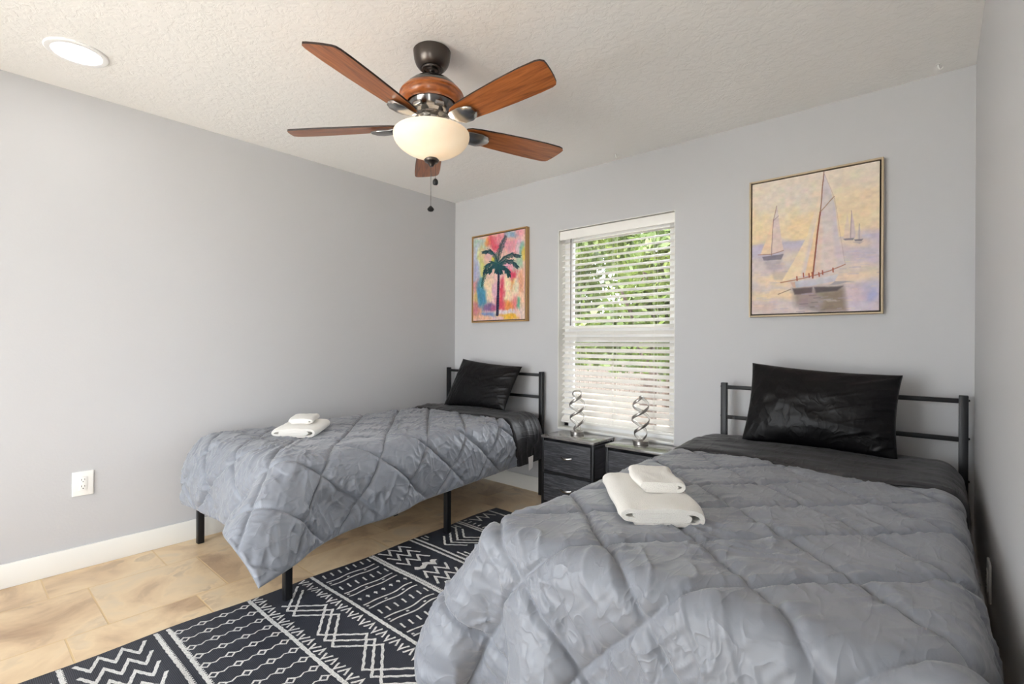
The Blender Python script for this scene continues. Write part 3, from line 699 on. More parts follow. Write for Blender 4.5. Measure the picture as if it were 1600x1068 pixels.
# --- cloth: a padded sheet let down onto the mattress (position based, settles in ~1 s)
def drape(Pos, sp, box_c, box_h, box_r, planes, thick, steps, seed=0, bend=.3, pin=None, mu=.5, soft=None):
    P = Pos.copy(); Pp = P.copy(); dt = .006; g = np.array([0, 0, -9.8])
    box_c = np.array(box_c); box_h = np.array(box_h)-box_r
    nu, nv = P.shape[:2]
    cons = []
    def add(di, dj, rest, k, mod):
        for par in range(mod):
            A = (slice(None), slice(None))
            iA = np.arange(max(0, -di), nu-max(0, di)); jA = np.arange(max(0, -dj), nv-max(0, dj))
            I, J = np.meshgrid(iA, jA, indexing='ij')
            key = (I//(abs(di) or 1)) if di else (J//(abs(dj) or 1))
            mask = (key % 2) == par
            a = (I[mask]*nv+J[mask]); b = ((I[mask]+di)*nv+J[mask]+dj)
            cons.append((a, b, rest, k*(soft.ravel()[a][:, None] if soft is not None and rest > sp*1.9 else 1.)))
    add(1, 0, sp, 1., 2); add(0, 1, sp, 1., 2)
    add(1, 1, sp*2**.5, .35, 2); add(1, -1, sp*2**.5, .35, 2)
    add(2, 0, 2*sp, bend, 2); add(0, 2, 2*sp, bend, 2)
    add(4, 0, 4*sp, bend*.5, 2); add(0, 4, 4*sp, bend*.5, 2)
    add(7, 0, 7*sp, bend*.3, 2); add(0, 7, 7*sp, bend*.3, 2); add(4, 4, 4*sp*2**.5, bend*.3, 2); add(4, -4, 4*sp*2**.5, bend*.3, 2)
    Q = P.reshape(-1, 3); Qp = Pp.reshape(-1, 3)
    for st in range(steps):
        v = (Q-Qp)*(.985 if st < steps*.6 else .96); Qp = Q.copy(); Q = Q+v+g*dt*dt
        for it in range(6):
            for a, b, rest, k in cons:
                d = Q[b]-Q[a]; l = np.sqrt((d*d).sum(1))+1e-9; c = d*(.5*(l-rest)/l)[:, None]*k; Q[a] += c; Q[b] -= c
        # mattress
        d = Q-box_c; q = np.abs(d)-box_h; s = np.sign(d); mq = np.maximum(q, 0); L = np.sqrt((mq*mq).sum(1))
        ins = q.max(1) < 0
        nrm = np.where(L[:, None] > 1e-9, s*mq/np.maximum(L, 1e-9)[:, None], 0)
        am = q.argmax(1); e = np.zeros_like(q); e[np.arange(len(q)), am] = s[np.arange(len(q)), am]
        nrm = np.where(ins[:, None], e, nrm); sd = np.where(ins, q.max(1), L)-box_r-thick
        hit = sd < 0; push = -np.where(hit, sd, 0)
        Q = Q+nrm*push[:, None]
        mv = Q-Qp; tn = mv-nrm*(mv*nrm).sum(1)[:, None]; Q = Q-np.where(hit[:, None], tn*mu, 0)
        for n_, d_ in planes:
            n_ = np.array(n_); sd = Q@n_-d_; hit = sd < 0; Q = Q-n_*np.where(hit, sd, 0)[:, None]
            mv = Q-Qp; tn = mv-n_*(mv@n_)[:, None]; Q = Q-np.where(hit[:, None], tn*.3, 0)
        if pin is not None: Q[pin] = Pos.reshape(-1, 3)[pin]
    return Q.reshape(nu, nv, 3)

def normals(P):
    du = np.gradient(P, axis=0); dv = np.gradient(P, axis=1); n = np.cross(du, dv); return n/(np.linalg.norm(n, axis=2, keepdims=True)+1e-12)
def init_sheet(xl, xr, yh, yf, sp, hwl, hwr, L, z0, flare, skew=0.):
    """sheet from x=-xl..xr, y=yh..-yf in sheet units, folded down over the mattress edges"""
    xs = np.arange(-xl, xr+1e-6, sp); ys = np.arange(yh, -yf-1e-6, -sp)
    U, V = np.meshgrid(xs, ys, indexing='ij')
    U0 = U; U = U-skew*V/2.; hw = np.where(U < 0, hwl, hwr); ex = np.maximum(np.abs(U)-hw, 0); ey = np.maximum(-V-L, 0)
    sgn = np.sign(U); both = np.minimum(ex, ey)
    fl = np.where(sgn > 0, flare[1], flare[0])
    X = sgn*np.minimum(np.abs(U), hw)+sgn*(both*fl+ex*.05*(fl > 0)); Y = np.maximum(V, -L)-both*.75-ey*.05
    Z = z0-ex-ey*.98+both*.35
    return np.stack([X, Y, Z], -1), U0, V

def comforter(label, root_loc, rotz, xl, xr, yh, yf, planes, flare, seed, fold_w, qo=(0, 0), bx=(-.523, .523), bz=.585, bend=.55, skew=0., bl=1.013, rad=.055):
    sp = .026
    L = bl*2+.024
    P0, U, V = init_sheet(xl, xr, yh, yf, sp, -bx[0]+.015, bx[1]+.015, L, bz+.035, flare, skew)
    rr = np.random.default_rng(seed); P0 += rr.normal(0, .002, P0.shape)
    Pc = drape(P0, sp, ((bx[0]+bx[1])/2, -bl-.009, (bz+.27)/2), ((bx[1]-bx[0])/2, bl, (bz-.27)/2), rad, planes, .014, 420, seed, bend, soft=np.clip((-V-1.15)/.35, .12, 1))
    fac = 5
    A = cubic_up(cubic_up(Pc, fac, 0), fac, 1); U5 = cubic_up(cubic_up(U, fac, 0), fac, 1); V5 = cubic_up(cubic_up(V, fac, 0), fac, 1)
    N = normals(A)
    if N[A.shape[0]//2, A.shape[1]//3, 2] < 0: N = -N
    # quilting: diamond seams; pads swell between them, gathers run off the seams
    S = .236; a = (U5+V5)/2**.5+qo[0]; b = (U5-V5)/2**.5+qo[1]
    wob = .006*fbm(U5*5, V5*5, seed+3)
    da = np.abs(((a+wob)/S+.5) % 1-.5)*S; db = np.abs(((b-wob)/S+.5) % 1-.5)*S
    T = .016; pa = 1-np.exp(-da/.010); pb = 1-np.exp(-db/.010)
    h = T*pa*pb
    def ridge(x, y, s): return (1-np.abs(vnoise(x, y, s)))**5
    na = ridge(a*5+2*vnoise(a*4, b*4, seed+5), b*38, seed+6); nb = ridge(a*38, b*5+2*vnoise(a*4+9, b*4, seed+7), seed+8)
    amp = .5+.5*vnoise(U5*2.2, V5*2.2, seed+9)
    hang = np.clip((.60-A[..., 2])/.10, 0, 1)*np.clip(1.1-np.abs(N[..., 2])*1.6, 0, 1)
    side = np.clip((np.abs(U5)-.47)/.05, 0, 1)
    wv_ = ridge(V5*17+1.3*fbm(U5*4, V5*4, seed+51, 2), U5*3.5+V5*1.1, seed+52)*side+ridge(U5*17+1.3*fbm(U5*4, V5*4, seed+53, 2), V5*3.5, seed+54)*(1-side)
    h += .016*hang*wv_*np.clip(.45+.8*vnoise(U5*4+5, V5*4, seed+55), 0, 1)*pa*pb
    h += .0105*na*np.exp(-da/.05)*(1-np.exp(-da/.008))*pb*(.4+.9*amp)+.0105*nb*np.exp(-db/.05)*(1-np.exp(-db/.008))*pa*(.4+.9*(1-amp))
    r1 = ridge(U5*9+1.2*fbm(U5*3, V5*3, seed+11, 2), V5*26+1.6*fbm(U5*3+4, V5*3, seed+12, 2), seed+13); r2 = ridge((U5*.8+V5*.6)*24+fbm(U5*4, V5*4, seed+14, 2), (V5*.8-U5*.6)*7, seed+15)
    h += .0095*r1*np.clip(vnoise(U5*2.6+3, V5*2.6, seed+16)+.35, 0, 1)*pa*pb+.0095*r2*np.clip(vnoise(U5*2.6+8, V5*2.6, seed+17)+.3, 0, 1)*pa*pb
    h += .004*fbm(U5*7, V5*7, seed+18, 3)*pa*pb
    # taper to a thin piped hem, gathered along its edge
    eu = np.minimum(U5-U5.min(), U5.max()-U5); ev = np.minimum(V5-V5.min(), V5.max()-V5); ee = np.minimum(eu, ev)
    h += .009*vnoise((U5+V5)*21+.4*fbm(U5*6, V5*6, seed+23, 2), (U5-V5)*3, seed+22)*np.exp(-ee/.09)*np.clip((.62-A[..., 2])/.1, 0, 1)
    h *= 1-np.exp(-ee/.018)
    wf5 = fold_w(U5); h = h*(1-.75*np.clip((V5-(yh-wf5-.015))/.03, 0, 1))
    h += .004*np.exp(-((ee-.008)/.006)**2)*(1+.8*vnoise(U5*60, V5*60, seed+19))
    top = A+N*h[..., None]
    nu, nv = top.shape[:2]
    bot = A-N*.009
    def keep(Q):                          # padding flattens where it meets wall or floor
        for n_, d_ in planes:
            n_ = np.array(n_); sd = Q@n_-(d_-.017); Q = Q-n_*np.where(sd < 0, sd, 0)[..., None]
        return Q
    top = keep(top); bot = keep(bot)
    verts = np.concatenate([top.reshape(-1, 3), bot.reshape(-1, 3)]); off = nu*nv
    F1 = grid_faces(nu, nv); F2 = grid_faces(nu, nv, off, True)
    # rim
    R1 = [k*nv for k in range(nu-1)]+[(nu-1)*nv+k for k in range(nv-1)]+[k*nv+nv-1 for k in range(nu-1, 0, -1)]+[k for k in range(nv-1, 0, -1)]
    quad = [(R1[(k+1) % len(R1)], R1[k], R1[k]+off, R1[(k+1) % len(R1)]+off) for k in range(len(R1))]
    F = np.concatenate([F1, F2, np.array(quad)]); mi = np.concatenate([np.zeros(len(F1)), np.ones(len(F2)), np.zeros(len(quad))])
    root = raw('comforter', verts, F, [M_COMF, M_COMFBLACK], mat_idx=mi)
    root.location = root_loc; root.rotation_euler = (0, 0, rotz)
    tag(root, label, 'comforter', 'quilted grey comforters')
    # the head end is turned back, showing the black reverse
    wf = fold_w(U5[:, 0]); rows = 44
    mean_h = .5*T
    Wd = np.zeros((nu, rows, 3)); j = np.linspace(0, 1, rows)
    ys = V5[0]
    for i in range(nu):
        s = yh-.004-j*wf[i]; fi = np.interp(-s, -ys, np.arange(nv)); k0 = np.minimum(fi.astype(int), nv-2); f = (fi-k0)[:, None]
        base = A[i][k0]*(1-f)+A[i][k0+1]*f; nn = N[i][k0]*(1-f)+N[i][k0+1]*f
        lift = .022+.010*np.sin(np.pi*np.clip(j*1.0, 0, 1))+.004*fbm(np.full(rows, U5[i, 0]*6), s*9, seed+40, 3)+.006*ridge(np.full(rows, U5[i, 0]*4), s*22, seed+41)
        lift[-1] -= .012; lift[-2] -= .004
        Wd[i] = base+nn*lift[:, None]
    # roll round the turned edge
    first = A[:, 0]-N[:, 0]*.006; mid = A[:, 0]+N[:, 0]*.008; outw = A[:, 0]-A[:, fac]; outw /= np.linalg.norm(outw, axis=1, keepdims=True)
    roll = np.stack([first, A[:, 0]+outw*.012-N[:, 0]*.002, A[:, 0]+outw*.018+N[:, 0]*.008, A[:, 0]+outw*.012+N[:, 0]*.018], 1)
    Wd = np.concatenate([roll, Wd], 1)
    Wd = keep(Wd)
    tb = raw('turned_back_edge', Wd.reshape(-1, 3), grid_faces(nu, Wd.shape[1]), M_COMFBLACK, root)
    tb['label'] = 'black reverse side turned back at the head end'
    md = tb.modifiers.new('thickness', 'SOLIDIFY'); md.thickness = .006; md.offset = 1
    return root, (A, N, U5, V5, top), Wd

BL_LOC, BL_ROT = (.519, -.062, 0), math.atan2(.083, 2.01)
BR_LOC, BR_ROT = (2.905, -.12, 0), 0.
BC_LOC = (2.872, -.12, 0)
bed_frame('black metal bed frame in the left corner, legs showing under the comforter', BL_LOC, BL_ROT)
bed_frame('black metal bed frame of the nearer bed, against the right wall', BR_LOC, BR_ROT, 1.95)
mattress('mattress in dark sheet on the left bed, showing beside its headboard', BL_LOC, BL_ROT)
mattress('mattress under the comforter of the nearer bed by the right wall', BC_LOC, BR_ROT, 1.925)
# walls in bed coordinates
c, s = math.cos(BL_ROT), math.sin(BL_ROT)
wl = ((c, -s, 0.), .022-(BL_LOC[0]*1.0))                      # world x > .022
comfL, dataL, foldL = comforter('grey quilted comforter on the left bed, one corner hanging almost to the rug', BL_LOC, BL_ROT, .60, .765, -.09, 2.345,
                  [(wl[0], wl[1]), ((0, 0, 1.), .02)], (0.35, .8), 21, lambda u: .31+.03*np.sin(u*5), qo=(.05, .02), bx=(-.494, .523), bz=.602, skew=.065)
wr = ((-1., 0., 0.), -(W-.045-BC_LOC[0]))
comfR, dataR, foldR = comforter('grey quilted comforter on the nearer bed, spread wide to the right wall', BC_LOC, BR_ROT, .82, .64, -.07, 2.28,
                  [(wr[0], wr[1]), ((0, 0, 1.), .02)], (.3, .2), 45, lambda u: .53+.09*np.clip(u, -.6, 1)+.03*np.sin(u*7), qo=(.0, .07), bx=(-.518, .492), bz=.632, bend=.02, bl=.968, rad=.04, skew=.06)
# white care label at the head corner of the left comforter
A, N, U5, V5, top = dataL
bm = NB(); p = Vector(foldL[-2, 34]); vs = []
for x, z, y in ((-.012, .050, 0), (.046, .056, .03), (.042, -.032, .036), (-.004, -.044, .006)):
    vs.append(bm.verts.new(p+Vector((.022, x, z))))
bm.faces.new(vs); o = obj('care_label', bm, M_TAG, comfL, smooth=False); o['label'] = 'white care label'
md = o.modifiers.new('thickness', 'SOLIDIFY'); md.thickness = .001

# ------------------------------------------------------------------ pillows
def pillow(label, corners, T, seed, dent, mat=M_PILLOW):
    """corners: bottom-left, bottom-right, top-right, top-left in world space, seen from the room"""
    n = 120; BLc, BRc, TR, TL = [np.array(c_, float) for c_ in corners]
    u, v = np.meshgrid(np.linspace(-1, 1, n), np.linspace(-1, 1, int(n*.7)), indexing='ij'); nv = u.shape[1]
    s = (u+1)/2; t = (v+1)/2
    pin = .045
    # edges bow inward between the corners
    s2 = .5+(s-.5)*(1-pin*(1-v*v)*1.0); t2 = .5+(t-.5)*(1-pin*1.4*(1-u*u))
    base = ((1-s2)*(1-t2))[..., None]*BLc+(s2*(1-t2))[..., None]*BRc+(s2*t2)[..., None]*TR+((1-s2)*t2)[..., None]*TL
    ex = (BRc-BLc); ex /= np.linalg.norm(ex); ez = (TL+TR-BLc-BRc); ez /= np.linalg.norm(ez); nn = np.cross(ex, ez)   # towards the room
    prof = np.clip((1-np.abs(u)**2.4)*(1-np.abs(v)**2.2), 0, 1)**.55
    wr = (1-np.abs(vnoise(u*2.2+v*1.0+fbm(u*1.5, v*1.5, seed, 2)*.6, v*6-u*3.2, seed+1)))**3
    wr2 = (1-np.abs(vnoise(u*9-v*2, v*2.5+u*1.5, seed+2)))**3
    mask = np.clip((u*dent)-.05, 0, 1); mask2 = np.clip((-u*dent)-.35, 0, 1)*1.2
    h = T*prof+.016*wr*mask*prof**.5+.010*wr2*mask2*prof**.5+.006*fbm(u*2, v*2, seed+3, 3)*prof
    h -= .02*np.exp(-((u-.1)**2+(v-.95)**2)/.2)*prof
    edge = np.minimum(1-np.abs(u), 1-np.abs(v)); h = np.maximum(h, 0)
    front = base+nn*h[..., None]; back = base-nn*(T*.75*prof)[..., None]
    V_ = np.concatenate([front.reshape(-1, 3), back.reshape(-1, 3)]); k = n*nv
    Fq = np.concatenate([grid_faces(n, nv), grid_faces(n, nv, k, True)])
    ctr = V_.mean(0); ctr[2] = V_[:, 2].min()
    o = raw('pillow', V_-ctr, Fq, mat); o.location = ctr
    bm = bmesh.new(); bm.from_mesh(o.data); bmesh.ops.remove_doubles(bm, verts=bm.verts[:], dist=.0006); bmesh.ops.recalc_face_normals(bm, faces=bm.faces[:]); bm.to_mesh(o.data); bm.free()
    tag(o, label, 'pillow', 'black satin pillows'); return o
pillow('black satin pillow leaning tilted on the headboard of the left bed', [(.20, -.31, .640), (.875, -.30, .662), (.905, -.13, .985), (.255, -.14, 1.030)], .075, 5, 1)
pillow('wide black satin pillow upright against the headboard of the nearer bed', [(2.560, -.36, .672), (3.195, -.36, .668), (3.205, -.22, 1.030), (2.575, -.22, 1.068)], .085, 9, 1)

# ------------------------------------------------------------------ towels
def towel_mesh(path, th, length, seed, bulge=.004):
    """fold path (x,z centre line) swept along y"""
    pts = np.array(path, float); seg = np.linalg.norm(np.diff(pts, axis=0), axis=1); s = np.concatenate([[0], np.cumsum(seg)])
    n = 90; tt = np.linspace(0, s[-1], n); C = np.stack([np.interp(tt, s, pts[:, 0]), np.interp(tt, s, pts[:, 1])], 1)
    for _ in range(2): C[1:-1] = .25*C[:-2]+.5*C[1:-1]+.25*C[2:]
    d = np.gradient(C, axis=0); d /= np.linalg.norm(d, axis=1, keepdims=True); nr = np.stack([-d[:, 1], d[:, 0]], 1)
    tip = np.clip(np.minimum(tt, s[-1]-tt)/th, 0, 1); w = th/2*np.sqrt(1-(1-tip)**2)*.999+1e-4
    loop = np.concatenate([C+nr*w[:, None], (C-nr*w[:, None])[::-1]]); m = len(loop)
    ny = 26; ys = np.linspace(-.5, .5, ny)*length
    V_ = np.zeros((ny, m, 3)); mid = pts.mean(0)
    for k, y in enumerate(ys):
        e = abs(2*y/length); sc = 1-.05*max(0, e-.85)/.15
        sag = bulge*fbm(loop[:, 0]*14+3, np.full(m, y*9), seed, 3)
        V_[k, :, 0] = loop[:, 0]*sc+.006*vnoise(np.full(m, y*10), loop[:, 0]*3, seed+2); V_[k, :, 2] = loop[:, 1]*(1-.10*max(0, e-.7)/.3)+sag*np.clip(loop[:, 1]/.03, 0, 1); V_[k, :, 1] = y*(1+.01*vnoise(loop[:, 1]*60, loop[:, 0]*10, seed+4))
    V_[..., 2] -= V_[..., 2].min()
    return V_, m, ny
def towel(name, label, cat, path, th, length, loc, rotz, seed, group, tiltx=0., tilty=0.):
    V_, m, ny = towel_mesh(path, th, length, seed)
    vs = V_.reshape(-1, 3); F = []
    for k in range(ny-1):
        a = k*m+np.arange(m); b = k*m+(np.arange(m)+1) % m; F.append(np.stack([a, a+m, b+m, b], 1))
    half = m//2; caps = []
    for k, fl in ((0, False), (ny-1, True)):
        i = np.arange(half-1); a = k*m+i; b = k*m+i+1; c_ = k*m+(m-2-i); d_ = k*m+(m-1-i)
        q = np.stack([a, b, c_, d_], 1); caps.append(q if not fl else q[:, ::-1])
    o = raw(name, vs, np.concatenate(F+caps), M_TOWEL, angle=1.0)
    o.location = loc; o.rotation_euler = (tiltx, tilty, rotz)
    tag(o, label, cat, group); return o
w, th = .108, .0135
big = [(-w*.75, .008), (0, .008), (w*.9, .009), (w*1.06, .016), (w*1.1, .030), (w*1.05, .046), (w*.9, .054), (0, .058), (-w*.9, .054), (-w*1.08, .046), (-w*1.12, .034), (-w*1.02, .026), (-w*.85, .0245), (0, .0245), (w*.72, .025), (w*.80, .031), (w*.72, .0405), (0, .041), (-w*.8, .039)]
big = [(x, z*.88) for x, z in big]
w2 = .062
small = [(-w2*.9, .006), (0, .006), (w2*.95, .0065), (w2*1.12, .014), (w2*1.12, .022), (w2*.95, .029), (0, .031), (-w2*.9, .029), (-w2*1.05, .024), (-w2*1.0, .0185), (-w2*.8, .018), (0, .018), (w2*.85, .018)]
def surf_z(data, loc, rotz, x, y, rad=.09):
    A, N, U5, V5, top = data; c, s = math.cos(rotz), math.sin(rotz)
    X = top[..., 0]*c-top[..., 1]*s+loc[0]; Yw = top[..., 0]*s+top[..., 1]*c+loc[1]
    mk = (np.hypot(X-x, Yw-y) < rad) & (N[..., 2] > .5); return float(np.percentile(top[..., 2][mk], 85))
zl = surf_z(dataL, BL_LOC, BL_ROT, .47, -1.66); zrr = surf_z(dataR, BC_LOC, BR_ROT, 2.62, -1.60)
towel('bath_towel', 'folded white bath towel lying on the left bed', 'towel', big, th, .375, (.465, -1.655, zl-.006), math.radians(48), 61, 'folded white bath towels')
towel('hand_towel', 'small folded white hand towel on top of the bath towel, left bed', 'towel', small, .012, .20, (.425, -1.63, zl+.051), math.radians(48), 63, 'folded white hand towels')
towel('bath_towel', 'folded white bath towel lying on the nearer bed', 'towel', big, th, .375, (2.632, -1.60, zrr-.006), math.radians(38), 71, 'folded white bath towels')
towel('hand_towel', 'small folded white hand towel on top of the bath towel, nearer bed', 'towel', small, .012, .20, (2.625, -1.55, zrr+.051), math.radians(38), 73, 'folded white hand towels')

# ------------------------------------------------------------------ nightstands
def nightstand(label, x0, x1, y0, y1):
    h = .52; r = thing('nightstand', label, 'nightstand', ((x0+x1)/2, (y0+y1)/2, 0), 0, 'black two-drawer nightstands'); w = (x1-x0)/2; d = (y1-y0)/2
    bm = NB(); box(bm, (-w, -d, h-.016), (w, d, h), .002); obj('top', bm, M_STANDTOP, r)
    bm = NB()
    for sx in (-1, 1):
        for sy in (-1, 1):
            cx, cy = sx*(w-.012), sy*(d-.012); box(bm, (cx-.010, cy-.010, 0), (cx+.010, cy+.010, h-.016), .002)
    for z in (.05, .262, .470):
        box(bm, (-w+.012, -d+.004, z), (w-.012, -d+.022, z+.016)); box(bm, (-w+.012, d-.022, z), (w-.012, d-.004, z+.016))
        for sx in (-1, 1): box(bm, (sx*(w-.012)-.008, -d+.012, z), (sx*(w-.012)+.008, d-.012, z+.016))
    obj('frame', bm, M_BLACKMETAL, r)
    for z0, z1 in ((.068, .258), (.280, .486)):
        bm = NB(); box(bm, (-w+.024, -d+.001, z0), (w-.024, d-.006, z1), .004)
        dr = obj('drawer', bm, M_DRAWER, r)
        bm = NB(); zc = (z0+z1)/2+.005
        pts = [(-.045+.09*i/14, -d-.002-.014*math.sin(PI*i/14), zc-.006*math.sin(PI*i/14)) for i in range(15)]
        tube(bm, pts, .006, 10, ell=(1.3, .45), up=[(0, 0, 1)]*15); obj('handle', bm, M_CHROME, dr)
    for sx in (-1, 1):
        bm = NB(); box(bm, (sx*(w-.006)-.0015, -d+.024, .055), (sx*(w-.006)+.0015, d-.024, .492)); box(bm, (sx*(w-.004)-.001, -.004, .055), (sx*(w-.004)+.001, .0, .492)); obj('side_panel', bm, M_SHEET, r)
    return r
nightstand('black two-drawer nightstand beside the left bed, under the window', 1.212, 1.640, -.292, -.020)
nightstand('black two-drawer nightstand half hidden behind the nearer bed', 1.712, 2.140, -.275, -.020)

# ------------------------------------------------------------------ spiral lamps
def spiral_lamp(label, x, y, yaw):
    z0 = .5203
    r = thing('spiral_lamp', label, 'table lamp', (x, y, z0), yaw, 'silver spiral table lamps')
    bm = NB(); lathe(bm, [(0, 0), (.046, 0), (.048, .002), (.048, .022), (.046, .0245), (0, .025)], 40); obj('base', bm, M_SILVER, r)
    hh = .285; N_ = 220; pts = []; ups = []
    for i in range(N_):
        t = i/(N_-1)                       # up one strand, over the top, down the other
        if t < .5: q = t*2; s = 1
        else: q = (1-t)*2; s = -1
        z = .024+hh*(1-math.cos(PI*q/1.0*.5)**2)**.62 if q < 1 else .024+hh
        f = (z-.024)/hh
        R = .056*(.86+.22*f)*(min(1, math.sin(PI*min(max(f, 0), 1))**.32))
        th_ = 3.0*PI*f+(0 if s > 0 else PI)
        pts.append((R*math.cos(th_), R*math.sin(th_), z)); ups.append((math.cos(th_), math.sin(th_), 0))
    bm = NB(); tube(bm, pts, .0078, 12, ell=(.45, 1.25), up=ups); ribbon = obj('spiral_band', bm, M_SILVER, r, angle=1.2)
    pin = [(p[0]-u[0]*.0022, p[1]-u[1]*.0022, p[2]) for p, u in zip(pts, ups)]
    bm = NB(); tube(bm, pin, .0066, 8, ell=(.4, 1.15), up=ups); obj('diffuser_strip', bm, M_DIFF, ribbon, angle=1.2)
    bm = NB(); lathe(bm, [(.012, .024), (.012, .034), (0, .035)], 16); obj('collar', bm, M_SILVER, r)
    return r
spiral_lamp('silver spiral table lamp, narrow side on, on the nightstand beside the left bed', 1.392, -.105, math.radians(41))
spiral_lamp('silver spiral table lamp showing round loops, on the nightstand by the nearer bed', 1.882, -.115, math.radians(-49))
# lamp lead between the left bed and the nightstand
bm = NB()
cp = [(1.20, -.025, .50), (1.185, -.02, .42), (1.13, -.03, .34), (1.06, -.02, .31), (1.0, -.02, .29), (1.10, -.025, .20), (1.17, -.03, .12), (1.19, -.03, .06)]
cp = [Vector(p) for p in cp]; sm = []
for i in range(len(cp)-1):
    a, b, c_, d_ = cp[max(i-1, 0)], cp[i], cp[i+1], cp[min(i+2, len(cp)-1)]
    for k in range(8):
        t = k/8; sm.append(.5*((2*b)+(c_-a)*t+(2*a-5*b+4*c_-d_)*t*t+(3*b-a-3*c_+d_)*t**3))
tube(bm, sm, .0022, 6); tag(obj('power_cord', bm, M_BLACKMETAL), 'thin dark cord behind the headboard leg of the left bed', 'cord')

# ------------------------------------------------------------------ rug
RX0, RX1, RY0, RY1 = .955, 2.372, -2.925, -.50
def rug_z(x, y):
    x = np.asarray(x, float); y = np.asarray(y, float)
    e = np.clip((x-RX0)/.10, 0, 1)
    return .0045+.007*np.exp(-((y+2.50+.12*(x-1))/.05)**2)*np.clip((x-1.12)/.2, 0, 1)+.006*np.exp(-((y+1.93+.05*np.sin(x*3))/.06)**2)*np.clip((x-1.1)/.2, 0, 1)+.005*np.exp(-((y+1.62)/.05)**2)*np.clip((x-1.2)/.15, 0, 1)+.002*(1+vnoise(x*5, y*5, 77))*e
def redge(y): return RX0+.028+.012*np.sin(y*3.1+.4)+.006*np.sin(y*11)
rv, rf, rm = [], [], []
nx, ny = 58, 98
gx, gy = np.meshgrid(np.linspace(0, 1, nx), np.linspace(RY0, RY1, ny), indexing='ij')
left = redge(gy); X = left+(RX1-left)*gx
Z = rug_z(X, gy)
verts = np.concatenate([np.stack([X, gy, Z], -1).reshape(-1, 3), np.stack([X, gy, np.zeros_like(X)+.0004], -1).reshape(-1, 3)])
Fs = [grid_faces(nx, ny), grid_faces(nx, ny, nx*ny, True)]
kk = nx*ny
ring_ = [(i, 0) for i in range(nx-1)]+[(nx-1, j) for j in range(ny-1)]+[(i, ny-1) for i in range(nx-1, 0, -1)]+[(0, j) for j in range(ny-1, 0, -1)]
rid = [i*ny+j for i, j in ring_]
Fs.append(np.array([(rid[(k+1) % len(rid)], rid[k], rid[k]+kk, rid[(k+1) % len(rid)]+kk) for k in range(len(rid))]))
rv = [verts]; rf = [np.concatenate(Fs)]; rm = [np.zeros(len(rf[0]))]; roff = [len(verts)]
def strip(pts, w, mat=1, wob=.0015, sub=.012, lift=.0008):
    pts = [np.array(p, float) for p in pts]; Q = []
    for a, b in zip(pts, pts[1:]):
        n = max(1, int(np.linalg.norm(b-a)/sub)); Q += [a+(b-a)*k/n for k in range(n)]
    Q.append(pts[-1]); Q = np.array(Q)
    sel = Q[:, 0] < RX1-.03
    if sel.sum() < 2: return
    Q = Q[:np.argmin(sel)] if not sel.all() else Q
    if len(Q) < 2: return
    d = np.gradient(Q, axis=0); d /= np.linalg.norm(d, axis=1, keepdims=True)+1e-9
    # mitre at sharp corners
    n = np.stack([-d[:, 1], d[:, 0]], 1); ww = w/2*(1+.16*np.sin(np.arange(len(Q))*2.3))
    Q = Q+n*(wob*np.sin(np.arange(len(Q))*1.7+Q[0, 0]*50))[:, None]
    dd = np.diff(Q, axis=0); dd /= np.linalg.norm(dd, axis=1, keepdims=True)+1e-9; cs = np.ones(len(Q)); cs[1:-1] = np.sqrt(np.clip((1+(dd[1:]*dd[:-1]).sum(1))/2, .12, 1)); ww = ww/np.maximum(cs, .5)
    L_ = Q+n*ww[:, None]; R_ = Q-n*ww[:, None]
    L_[:, 0] = np.maximum(L_[:, 0], redge(L_[:, 1])+.004); R_[:, 0] = np.maximum(R_[:, 0], redge(R_[:, 1])+.004)
    P3 = np.concatenate([np.c_[L_, rug_z(L_[:, 0], L_[:, 1])+lift], np.c_[R_, rug_z(R_[:, 0], R_[:, 1])+lift]]); m_ = len(Q)
    i = np.arange(m_-1)+roff[0]; rv.append(P3); rf.append(np.stack([i, i+m_, i+m_+1, i+1], 1)); rm.append(np.full(m_-1, mat)); roff[0] += 2*m_
XE = 2.30
def hline(y, w=.013, dots=True):
    strip([(.98, y), (XE, y-.004)], w, wob=.0008)
    if dots:
        for k in range(int((XE-1.0)/.013)): strip([(1.0+k*.013, y+w*.4), (1.0+k*.013, y+w*.4+.005)], .006, wob=0, sub=.01)
# corner blobs and first line
strip([(.955, -2.92), (.975, -2.82)], .020, 2, wob=0); strip([(.96, -2.918), (XE, -2.918)], .016, 2, wob=0)
for k in range(14):
    x = 1.03+k*.085; strip([(x, -2.875), (x+.03, -2.87)], .026, wob=.004); strip([(x+.03, -2.835), (x+.052, -2.832)], .018, wob=.003)
hline(-2.800, .014)
def zig(x0, w=.0125, mir=False, y0=-2.762, n=7, dy=.0352, am=.078, tail=True):
    s = -1 if mir else 1
    strip([(x0+(am if k % 2 else 0)*s, y0+dy*k) for k in range(n)], w, wob=.0006)
for k in range(4): zig(1.002+.094*k)
for k in range(4): zig(1.555+.094*k, mir=True)
strip([(1.43, -2.73), (1.455, -2.69), (1.43, -2.65), (1.455, -2.61), (1.43, -2.57)], .03, wob=.004)
for k in range(4): zig(1.93+.094*k)
hline(-2.512, .014); hline(-2.470, .014)
